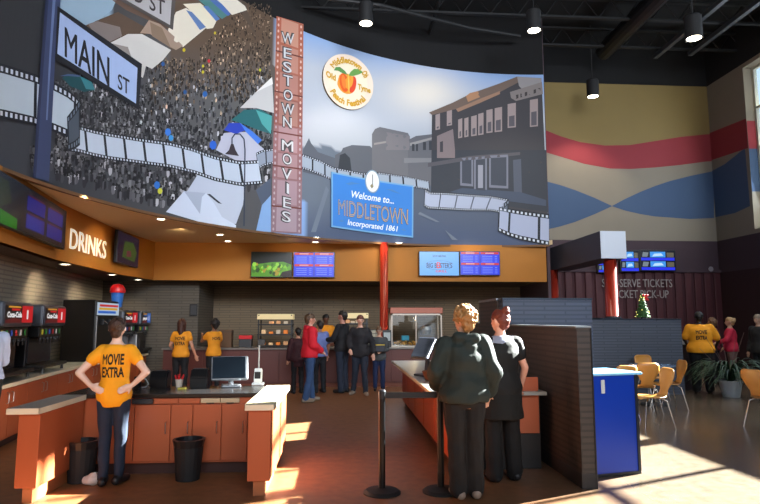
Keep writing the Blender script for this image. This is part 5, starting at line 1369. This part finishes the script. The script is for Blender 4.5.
def person(label, loc, h, rz=0, fat=1.0, arms=None, legs=None, top=None, bottom=None, shoe='#16161a', hair=None, skin='#c68d70', head=(0, 0), near=False, lean=0.0, dress=None, group=None, girl=False, hands=True, face=False):
    """front of the body is +y; metres for a 1.7 m figure, scaled to h"""
    k = h / 1.7; vox = .010 if near else .016
    t = thing('person', label, 'person', loc, rz, group); t.scale = (k, k, k)
    A = {'L': ((-.235 * (1 + (fat - 1) * .6), -.02, 1.13), (-.245 * fat, .06, .88)), 'R': ((.235 * (1 + (fat - 1) * .6), -.02, 1.13), (.245 * fat, .06, .88))}
    if arms: A.update(arms)
    G = {'L': ((-.10 * fat ** .5, .0, .50), (-.105 * fat ** .5, -.03, .09), (-.02, 1)), 'R': ((.10 * fat ** .5, .0, .50), (.105 * fat ** .5, -.03, .09), (.02, 1))}
    if legs: G.update(legs)
    f = fat; sh = .165 * (1 + (f - 1) * .5) * (.87 if girl else 1)
    def T(z): return lean * max(0, z - .95)
    tors = [(.80, .10 * f, .085 * f), (.86, .150 * f, .110 * f), (.93, .165 * f, .116 * f), (1.0, .150 * f, .106 * f), (1.08, .132 * f, .096 * f), (1.18, .150 * f, .108 * f), (1.28, .162 * f ** .8, .115 * f), (1.36, .165 * f ** .6, .10 * f ** .6), (1.405, .135, .08), (1.44, .075, .062), (1.47, .055, .055)]
    sk = mat('skin_' + skin[1:], skin, .5, var=.06, scale=20)
    def head_pt(p):
        c = Vector((0, T(1.5) + .005, 1.50)); R = Matrix.Rotation(radians(head[0]), 3, 'Z') @ Matrix.Rotation(radians(head[1]), 3, 'X')
        return c + R @ (Vector(p) - Vector((0, .005, 1.50)))
    # body
    mb = MB()
    mb.loft([((0, T(z), z), a, b) for z, a, b in tors], 18)
    mb.capsule((0, T(1.4) - .005, 1.42), head_pt((0, .0, 1.53)), .052, .050)
    mb.capsule(head_pt((0, -.012, 1.615)), head_pt((0, .012, 1.60)), .083, .078, 16)
    mb.capsule(head_pt((0, .03, 1.60)), head_pt((0, .045, 1.535)), .062, .040, 14)
    mb.capsule(head_pt((0, .088, 1.60)), head_pt((0, .108, 1.575)), .010, .014, 8)
    mb.capsule(head_pt((-.02, .088, 1.548)), head_pt((.02, .088, 1.548)), .009, .009, 8)
    mb.capsule(head_pt((-.035, .078, 1.625)), head_pt((.035, .078, 1.625)), .014, .014, 8)
    for s in (-1, 1): mb.capsule(head_pt((s * .077, -.005, 1.61)), head_pt((s * .083, -.012, 1.58)), .015, .011, 8)
    for s, kx in (('L', -1), ('R', 1)):
        e, w = V3(A[s][0]), V3(A[s][1]); S0 = Vector((kx * sh, T(1.38), 1.375))
        mb.capsule((kx * .09, T(1.38), 1.38), S0, .055, .055); mb.capsule(S0, e, .052, .038); mb.capsule(e, w, .039, .026)
        d = (w - e).normalized(); hd = V3(A[s][2]).normalized() if len(A[s]) > 2 else d
        side = Vector((0, 1, 0)).cross(hd); side = side.normalized() if side.length > .1 else Vector((1, 0, 0)); side = side * 1
        nrm = hd.cross(side).normalized()
        mb.capsule(w, w + hd * .07, .024, .030); mb.capsule(w + hd * .04 + side * .018, w + hd * .08 + side * .02, .020, .018); mb.capsule(w + hd * .04 - side * .018, w + hd * .08 - side * .02, .020, .018)
        for i, (o_, L) in enumerate(((-.030, .062), (-.010, .074), (.010, .070), (.029, .055))):
            b0 = w + hd * .085 + side * o_; m1 = b0 + hd * L * .5 - nrm * .004 * kx; t1 = m1 + (hd * .85 + side * 0 + nrm * -.45 * kx) * L * .5
            mb.capsule(b0, m1, .0105, .0095, 7); mb.capsule(m1, t1, .0095, .008, 7)
        tb = w + hd * .03 - side * .03 * 1; mb.capsule(tb, tb + (hd * .7 - side * .6).normalized() * .05, .013, .009, 7)
        kn, an, fd = V3(G[s][0]), V3(G[s][1]), G[s][2]; hp = Vector((kx * .088 * f ** .6, 0, .88))
        mb.capsule(hp, kn, .088 * f ** .7, .058 * f ** .4); mb.capsule(kn, kn.lerp(an, .3), .056, .055 * f ** .4); mb.capsule(kn.lerp(an, .3), an, .055 * f ** .4, .036)
        fv = Vector((fd[0], fd[1], 0)).normalized(); mb.capsule(an, (an.x, an.y, .05), .036, .036); mb.capsule(Vector((an.x, an.y, .045)) - fv * .04, Vector((an.x, an.y, .035)) + fv * .15, .036, .028)
    solid(mb, 'body', sk, t, vox if near else .013, 2)
    # face details
    if face:
        for s in (-1, 1):
            m_ = MB(); m_.ell(head_pt((s * .032, .083, 1.607)), .012, .008, .008, 10, 6); e = m_.obj('eye', mat('eye_white', '#d8d0c8', .3), t)
            m_ = MB(); m_.ell(head_pt((s * .032, .0895, 1.607)), .006, .004, .006, 8, 6); m_.obj('iris', mat('eye_dark', '#20140c', .2), e)
        m_ = MB(); m_.capsule(head_pt((-.02, .096, 1.548)), head_pt((.02, .096, 1.548)), .005, .005, 6); m_.obj('lips', mat('lips', '#8c3c3c', .5), t)
        if face == 'glasses':
            m_ = MB()
            for s in (-1, 1): m_.tube([head_pt((s * .032 + .024 * cos(a), .098, 1.607 + .018 * sin(a))) for a in [q * pi / 6 for q in range(13)]], .003, 5)
            m_.tube([head_pt((-.010, .10, 1.61)), head_pt((.010, .10, 1.61))], .003, 5)
            for s in (-1, 1): m_.tube([head_pt((s * .056, .098, 1.612)), head_pt((s * .082, .0, 1.612))], .003, 5)
            m_.obj('glasses', blk, t)
    # trousers or skirt
    if bottom:
        c, flare = bottom; mb = MB(); o_ = .014
        lim = top.get('hem', .86) + .07
        mb.loft([((0, T(z), z), a + o_, b + o_) for z, a, b in tors[:4] if z < lim or z < .87], 18)
        for s, kx in (('L', -1), ('R', 1)):
            kn, an = V3(G[s][0]), V3(G[s][1]); hp = Vector((kx * .088 * f ** .6, 0, .88))
            mb.capsule(hp, kn, .088 * f ** .7 + o_, .058 * f ** .4 + o_ + flare * .4); mb.capsule(kn, Vector((an.x, an.y, .085)), .058 * f ** .4 + o_ + flare * .4, .046 + o_ + flare)
        solid(mb, 'trousers', mat('cloth_' + c[1:], c, .85, var=.18, scale=14, bump=.3), t, vox, 3, (.012, 9))
    if dress:
        c, hem, wd = dress; mb = MB()
        mb.loft([((0, 0, hem), .20 * wd * f, .16 * wd * f), ((0, 0, (hem + .9) / 2), .19 * f * (1 + wd) / 2, .15 * f * (1 + wd) / 2), ((0, 0, .93), .178 * f + .016, .128 * f + .016), ((0, 0, 1.05), .152 * f + .012, .106 * f + .012)], 20)
        solid(mb, 'skirt', mat('cloth_' + c[1:], c, .85, var=.25, scale=60, bump=.2), t, vox, 3, (.012, 8))
    # top
    c = top['c']; o_ = top.get('o', .015); hem = top.get('hem', .86); sl = top.get('sleeve', .45)
    mb = MB(); secs = []
    for z, a, b in tors:
        g_ = o_ + .022 * min(1, max(0, (1.12 - z) / .14))
        if z >= hem - .03: secs.append((z, a + g_, b + g_))
    if secs[0][0] > hem: secs.insert(0, (hem, secs[0][1] + .004, secs[0][2] + .004))
    secs = [q for q in secs if q[0] <= 1.44]; secs[-1] = (1.445, .068 + o_ * .3, .062 + o_ * .3)
    if top.get('waist'): secs = [(z, a * (1 + top['waist'] * max(0, (1.15 - z) / .3)), b * (1 + top['waist'] * max(0, (1.15 - z) / .3))) for z, a, b in secs]
    mb.loft([((0, T(z), z), a, b) for z, a, b in secs], 20)
    for s, kx in (('L', -1), ('R', 1)):
        e, w = V3(A[s][0]), V3(A[s][1]); S0 = Vector((kx * sh, T(1.38), 1.375)); bulk = top.get('bulk', 0)
        mb.capsule((kx * .08, T(1.38), 1.375), S0, .058 + o_ * .6, .056 + o_)
        if sl < 1: mb.capsule(S0, S0.lerp(e, sl), .056 + o_ + bulk, .048 + o_ + .008 + bulk)
        else:
            mb.capsule(S0, e, .056 + o_ + bulk, .042 + o_ + bulk); mb.capsule(e, e.lerp(w, min(.97, sl - 1)), .042 + o_ + bulk, .030 + o_ + bulk * .6)
    if top.get('hood'):
        mb.capsule((-.075, T(1.42) - .06, 1.435), (.075, T(1.42) - .06, 1.435), .06, .06); mb.capsule((-.09, T(1.42), 1.43), (-.05, .06 + T(1.42), 1.42), .04, .03); mb.capsule((.09, T(1.42), 1.43), (.05, .06 + T(1.42), 1.42), .04, .03); mb.capsule((0, T(1.4) - .09, 1.37), (0, T(1.4) - .09, 1.30), .06, .04)
    cl = solid(mb, top.get('name', 'shirt'), mat('cloth_' + c[1:], c, top.get('rough', .8), var=.12, scale=10, bump=.3), t, vox, 3, (top.get('fold', .010), 8))
    # long sleeves beneath a short sleeved shirt
    if top.get('under'):
        mb = MB()
        for s, kx in (('L', -1), ('R', 1)):
            e, w = V3(A[s][0]), V3(A[s][1]); S0 = Vector((kx * sh, 0, 1.375)); mb.capsule(S0, e, .058, .046); mb.capsule(e, e.lerp(w, .95), .046, .034)
        solid(mb, 'undershirt_sleeves', mat('cloth_' + top['under'][1:], top['under'], .8), t, vox, 2)
    # lettering on the back or front
    if top.get('text'):
        bvh = BVHTree.FromPolygons([v.co.copy() for v in cl.data.vertices], [tuple(p.vertices) for p in cl.data.polygons])
        side = top.get('side', -1); m_ = MB(); tm = mat('print_ink', top.get('ink', '#1c140c'), .8)
        for txt, zb, w_, hh in top['text']:
            vs, fs, w = text_shape(txt, .035)
            b2 = bmesh.new(); bv = [b2.verts.new((x / w * w_ - w_ / 2, 0, zb + y * hh)) for x, y in vs]
            for q in fs:
                try: b2.faces.new([bv[i] for i in q])
                except ValueError: pass
            for it in range(2): bmesh.ops.subdivide_edges(b2, edges=[e for e in b2.edges if e.calc_length() > .03], cuts=1)
            for v in b2.verts:
                x = v.co.x * (1 if side < 0 else -1)
                hit = bvh.ray_cast(Vector((x, side * .6, v.co.z)), Vector((0, -side, 0)))
                y = hit[0].y if hit[0] else side * .12
                v.co = Vector((x, y + side * .005, v.co.z))
            m_.add(b2)
        m_.obj('shirt_print', tm, t)
    # shoes
    for s, kx in (('L', -1), ('R', 1)):
        an, fd = V3(G[s][1]), G[s][2]; fv = Vector((fd[0], fd[1], 0)).normalized(); m_ = MB()
        zb = max(0, an.z - .09)
        m_.capsule(Vector((an.x, an.y, .052 + zb)) - fv * .045, Vector((an.x, an.y, .042 + zb)) + fv * .15, .047, .040); m_.capsule((an.x, an.y, .05 + zb), (an.x, an.y, .10 + zb), .046, .044)
        for v in m_.bm.verts: v.co.z = max(v.co.z, zb * .0)
        solid(m_, 'shoe', mat('shoe_' + shoe[1:], shoe, .5), t, .012, 1)
    # hair
    if hair:
        c, style = hair; m_ = MB(); r_ = random.Random(len(label)); hv = .009 if near else .014
        m_.capsule(head_pt((0, -.030, 1.628)), head_pt((0, .012, 1.645)), .088, .082, 16)
        if style in ('short', 'pony', 'bun'): m_.capsule(head_pt((0, -.045, 1.60)), head_pt((0, -.05, 1.56)), .078, .055, 14)
        if style == 'bun': m_.capsule(head_pt((0, -.075, 1.70)), head_pt((0, -.085, 1.71)), .045, .045)
        if style == 'pony': m_.capsule(head_pt((0, -.12, 1.66)), head_pt((0, -.17, 1.62)), .03, .035); m_.capsule(head_pt((0, -.17, 1.62)), head_pt((0, -.15, 1.46)), .035, .018)
        if style == 'updo':
            m_.capsule(head_pt((0, -.045, 1.60)), head_pt((0, -.05, 1.555)), .078, .055, 14); m_.capsule(head_pt((-.02, -.10, 1.62)), head_pt((.02, -.10, 1.66)), .04, .045)
        if style in ('bob', 'long'):
            zb = 1.52 if style == 'bob' else 1.38
            for s in (-1, 1): m_.capsule(head_pt((s * .065, -.02, 1.62)), head_pt((s * .07, -.015, zb)), .038, .028)
            m_.capsule(head_pt((0, -.06, 1.6)), head_pt((0, -.06, zb)), .075, .06, 14)
        amp = (.008, 30)
        if style == 'curly':
            for i in range(46):
                a = r_.uniform(0, 2 * pi); e_ = r_.uniform(-.35, 1.4); R = .092
                p = Vector((R * cos(e_) * cos(a), R * 1.05 * cos(e_) * sin(a) - .028, R * 1.05 * sin(e_) + 1.625))
                if p.y > .045 and p.z < 1.66: continue
                m_.capsule(head_pt(p), head_pt(p + Vector((0, 0, .01))), .024, .026, 6)
            m_.capsule(head_pt((0, -.06, 1.6)), head_pt((0, -.06, 1.55)), .08, .06, 14); amp = (.02, 38)
        if style == 'afro': m_.capsule(head_pt((0, -.03, 1.64)), head_pt((0, -.02, 1.65)), .11, .11, 16); amp = (.012, 40)
        solid(m_, 'hair', mat('hair_' + c[1:], c, .55, var=.35, scale=50, bump=.5), t, hv, 1, amp)
    return t, k
HIPS = {'L': ((-.335, -.08, 1.15), (-.205, -.10, 1.02), (.75, -.25, -.35)), 'R': ((.335, -.08, 1.15), (.205, -.10, 1.02), (-.75, -.25, -.35))}
# employee in the till island
p = at_z(109.5, 485, 0)
t, k = person('person in yellow MOVIE EXTRA shirt and jeans, hands on hips, back turned', (p.x, p.y, 0), 1.61, radians(4), fat=.9, arms=HIPS, top=dict(c='#f0a008', hem=.83, sleeve=.42, o=.014, text=[('MOVIE', 1.235, .215, .105), ('EXTRA', 1.105, .22, .10)]), bottom=('#182438', -.012), hair=('#3a2418', 'updo'), skin='#dcb8a4', near=True, shoe='#141418', girl=True,
    legs={'L': ((-.075, .01, .5), (-.055, -.05, .09), (-.15, 1)), 'R': ((.08, .02, .5), (.085, .0, .09), (.3, 1))})
# man cut off at the picture edge
p = at_z(2, 466, 0)
person('person in pale blue shirt and black trousers beside the soda fountains', (p.x - .26, p.y, 0), 1.72, radians(60), arms={'R': ((.25, .10, 1.12), (.10, .30, 1.08))}, top=dict(c='#b4c0d8', hem=.93, sleeve=1.9, o=.02, bulk=.01), bottom=('#101014', .01), hair=('#2c2018', 'short'), near=True, shoe='#0c0c0e')
# women at the partition
p = at_z(466, 498, 0)
person('person in dark green hooded jacket with curly blond hair by the queue post', (p.x + .0, p.y, 0), 1.70, radians(6), fat=1.16, arms={'L': ((-.275, -.03, 1.13), (-.22, .18, 1.00), (.1, 1, -.1)), 'R': ((.275, -.03, 1.12), (.27, .10, .92), (-.1, .5, -1))}, top=dict(c='#1e2925', name='hooded_jacket', hem=.86, sleeve=1.95, o=.03, bulk=.014, hood=True, fold=.03, waist=.02), bottom=('#0e0f11', .024), hair=('#9a7040', 'curly'), skin='#d0a084', near=True, shoe='#8a7c70', head=(22, 0),
       legs={'L': ((-.085, .0, .5), (-.075, -.03, .09), (-.1, 1)), 'R': ((.085, .0, .5), (.085, -.03, .09), (.2, 1))})
x2 = at_y(501, 400, 6.02).x
t, k = person('person with red brown bun, black top and grey yoke beside the tiled partition', (x2, 6.0, 0), 1.69, radians(14), fat=1.15, arms={'L': ((-.28, .0, 1.13), (-.2, .24, 1.05), (.2, 1, 0)), 'R': ((.275, -.02, 1.12), (.28, .1, .88))}, top=dict(c='#0a0a0b', name='blouse', hem=.72, sleeve=.45, o=.02), bottom=('#08080a', .03), hair=('#6a2c1c', 'bun'), skin='#d8a088', near=True, head=(20, 0), dress=('#0c0d0c', .62, 1.05))  # the grey yoke is sunlight coloured in on her shoulder
m_ = MB(); m_.loft([((.03, -.03, 1.20), .13, .105), ((.02, -.012, 1.285), .180, .122), ((.005, -.008, 1.34), .194, .122), ((0, -.004, 1.40), .158, .102), ((0, 0, 1.452), .078, .070)], 20)
m_.capsule((.09, 0, 1.385), (.19, 0, 1.375), .066, .070)
solid(m_, 'sun_patch', mat('sun_patch_grey', '#8c90a2', .8), t, .01, 3)  # grey patch coloured in for the sunlight on this shoulder
# back employees
def P_at(px, Y): q = at_y(px, 400, Y); return (q.x, Y, 0)
person('person in yellow staff shirt with long brown hair, back turned, beside the ice bin', P_at(179, 12.9), 1.62, radians(0), fat=1.0, arms={'L': ((-.24, .02, 1.12), (-.22, .2, 1.0)), 'R': ((.25, -.04, 1.12), (.31, .05, .9))}, top=dict(c='#d88a10', hem=.88, sleeve=.45, text=[('MOVIE', 1.24, .22, .075), ('EXTRA', 1.13, .22, .075)]), bottom=('#0c0c10', .0), hair=('#3c1c10', 'long'), girl=True)
person('person in yellow staff shirt with dark curly hair by the tiled wall corner', P_at(212, 13.4), 1.60, radians(40), fat=.95, arms={'L': ((-.2, .22, 1.2), (-.1, .38, 1.32)), 'R': ((.22, .1, 1.1), (.2, .25, .92))}, top=dict(c='#d88a10', hem=.88, sleeve=.45, text=[('MOVIE', 1.24, .2, .07)]), bottom=('#0c0c10', .0), hair=('#140c0a', 'curly'), skin='#7c5038', girl=True)
# queue by the service counter
p = at_z(309, 402, 0)
person('person in red hooded sweatshirt and blue jeans standing sideways in the queue', (p.x, p.y, 0), 1.72, radians(-70), fat=1.0, arms={'R': ((.21, .0, 1.12), (.14, .2, .98)), 'L': ((-.21, .02, 1.1), (-.14, .2, .98))}, top=dict(c='#c81428', name='hooded_sweatshirt', hem=.88, sleeve=1.9, o=.03, bulk=.01, hood=True, fold=.02), bottom=('#2a4468', .01), hair=('#4a3420', 'short'), skin='#c89078', shoe='#7c6c5c', face=True,
       legs={'L': ((-.10, .05, .5), (-.10, .08, .09), (-.1, 1)), 'R': ((.10, -.02, .5), (.10, -.1, .09), (.1, 1))})
person('person in lilac shirt mostly hidden behind the red hooded sweatshirt', P_at(319, 13.3), 1.58, radians(30), top=dict(c='#6c7cb4', hem=.86, sleeve=.6, o=.03), bottom=('#14161c', .0), hair=('#1c1410', 'short'), skin='#a87058')
person('person in dark maroon coat standing behind the red hooded sweatshirt', P_at(297, 13.2), 1.42, radians(20), top=dict(c='#341018', hem=.7, sleeve=1.9, o=.03), bottom=('#101014', .0), hair=('#140e0c', 'short'))
person('cashier person in yellow staff shirt working behind the service counter', P_at(325, 15.45), 1.74, radians(200), fat=1.05, arms={'R': ((.24, .14, 1.18), (.1, .34, 1.12)), 'L': ((-.24, .14, 1.18), (-.1, .34, 1.12))}, top=dict(c='#d88a10', hem=.88, sleeve=.5), bottom=('#0c0c10', .0), hair=('#0c0a0a', 'short'), skin='#5c3828')
p = P_at(342, 13.25)
person('tall person dressed in black with jeans, facing left towards the cashier', p, 1.80, radians(62), fat=1.02, arms={'L': ((-.22, .1, 1.12), (-.12, .3, 1.1)), 'R': ((.22, .05, 1.1), (.14, .26, 1.02))}, top=dict(c='#121216', name='sweater', hem=.88, sleeve=1.9, o=.022), bottom=('#1c2434', .01), hair=('#1a120e', 'short'), skin='#b8806c', face=True)
p = at_z(360, 395, 0)
person('person in open black cardigan and dark jeans walking towards us', (p.x, p.y, 0), 1.70, radians(172), fat=1.05, girl=True, face=True, head=(10, 0), arms={'R': ((.26, .02, 1.14), (.20, .16, .98)), 'L': ((-.27, -.02, 1.12), (-.29, .04, .88))}, top=dict(c='#17151a', name='cardigan', hem=.80, sleeve=1.8, o=.03, fold=.02), bottom=('#1a2230', .0), hair=('#5a2c1a', 'pony'), skin='#d09c84', shoe='#9c8c7c',
       legs={'L': ((-.10, .06, .5), (-.13, .08, .09), (-.3, 1)), 'R': ((.10, .02, .5), (.16, -.08, .09), (.3, 1))})
p = at_z(379, 391, 0)
t, k = person('child person with glasses and grey jacket hugging a dark box beside the red column', (p.x, p.y, 0), 1.44, radians(176), fat=.98, face='glasses', arms={'R': ((.22, .08, 1.12), (.06, .22, 1.13)), 'L': ((-.22, .08, 1.12), (-.06, .24, 1.06))}, top=dict(c='#3c3e40', name='jacket', hem=.82, sleeve=1.9, o=.025), bottom=('#18284c', .0), hair=('#5c4028', 'short'), skin='#c89880')
a = radians(176); u_ = Vector((-sin(a), cos(a), 0)); c_ = Vector((p.x, p.y, .98)) + u_ * .27
tb = thing('toy_box', 'dark box with a yellow stripe carried by the child in the grey jacket', 'box', c_, a)
m_ = MB(); m_.box(-.13, .13, -.05, .05, -.08, .10, .01); m_.obj('box', mat('box_navy', '#141a28', .5), tb)
m_ = MB(); m_.box(-.132, .132, -.052, .053, .06, .085); m_.obj('stripe', mat('box_yellow', '#c8a828', .5), tb)
# ticket side
person('large person in yellow staff shirt and black trousers standing by the ticket counter', P_at(704, 12.75), 1.78, radians(-22), fat=1.42, arms={'R': ((.36, .06, 1.1), (.34, .26, .95)), 'L': ((-.30, .05, 1.12), (-.22, .25, 1.0))}, top=dict(c='#e09410', hem=.84, sleeve=.75, o=.03, text=[('MOVIE', 1.24, .22, .08), ('EXTRA', 1.12, .22, .08)]), bottom=('#0c0c0e', .03), hair=('#0c0a0a', 'short'), skin='#2c1c16', near=False)
person('person in dull pink shirt standing just behind the yellow staff shirt', P_at(717, 14.7), 1.66, radians(30), top=dict(c='#7c2838', hem=.86, sleeve=1.6, o=.02), bottom=('#24242c', .0), hair=('#6c4c34', 'bob'), skin='#b08068', girl=True)
person('person in bright red top and pale skirt with blond hair tied back', P_at(735, 13.9), 1.66, radians(60), fat=1.05, arms={'L': ((-.22, .12, 1.14), (-.1, .28, 1.08)), 'R': ((.25, .0, 1.12), (.24, .14, .95))}, top=dict(c='#b81c3c', hem=.88, sleeve=1.85, o=.025), bottom=('#6a5450', .0), hair=('#a08058', 'updo'), skin='#b88c74', girl=True)
person('person in dark clothes with light hair at the picture edge behind the plant', P_at(764, 13.0), 1.72, radians(100), top=dict(c='#16181a', hem=.84, sleeve=1.9, o=.03), bottom=('#141618', .0), hair=('#8c7c6c', 'short'), skin='#b08c78')
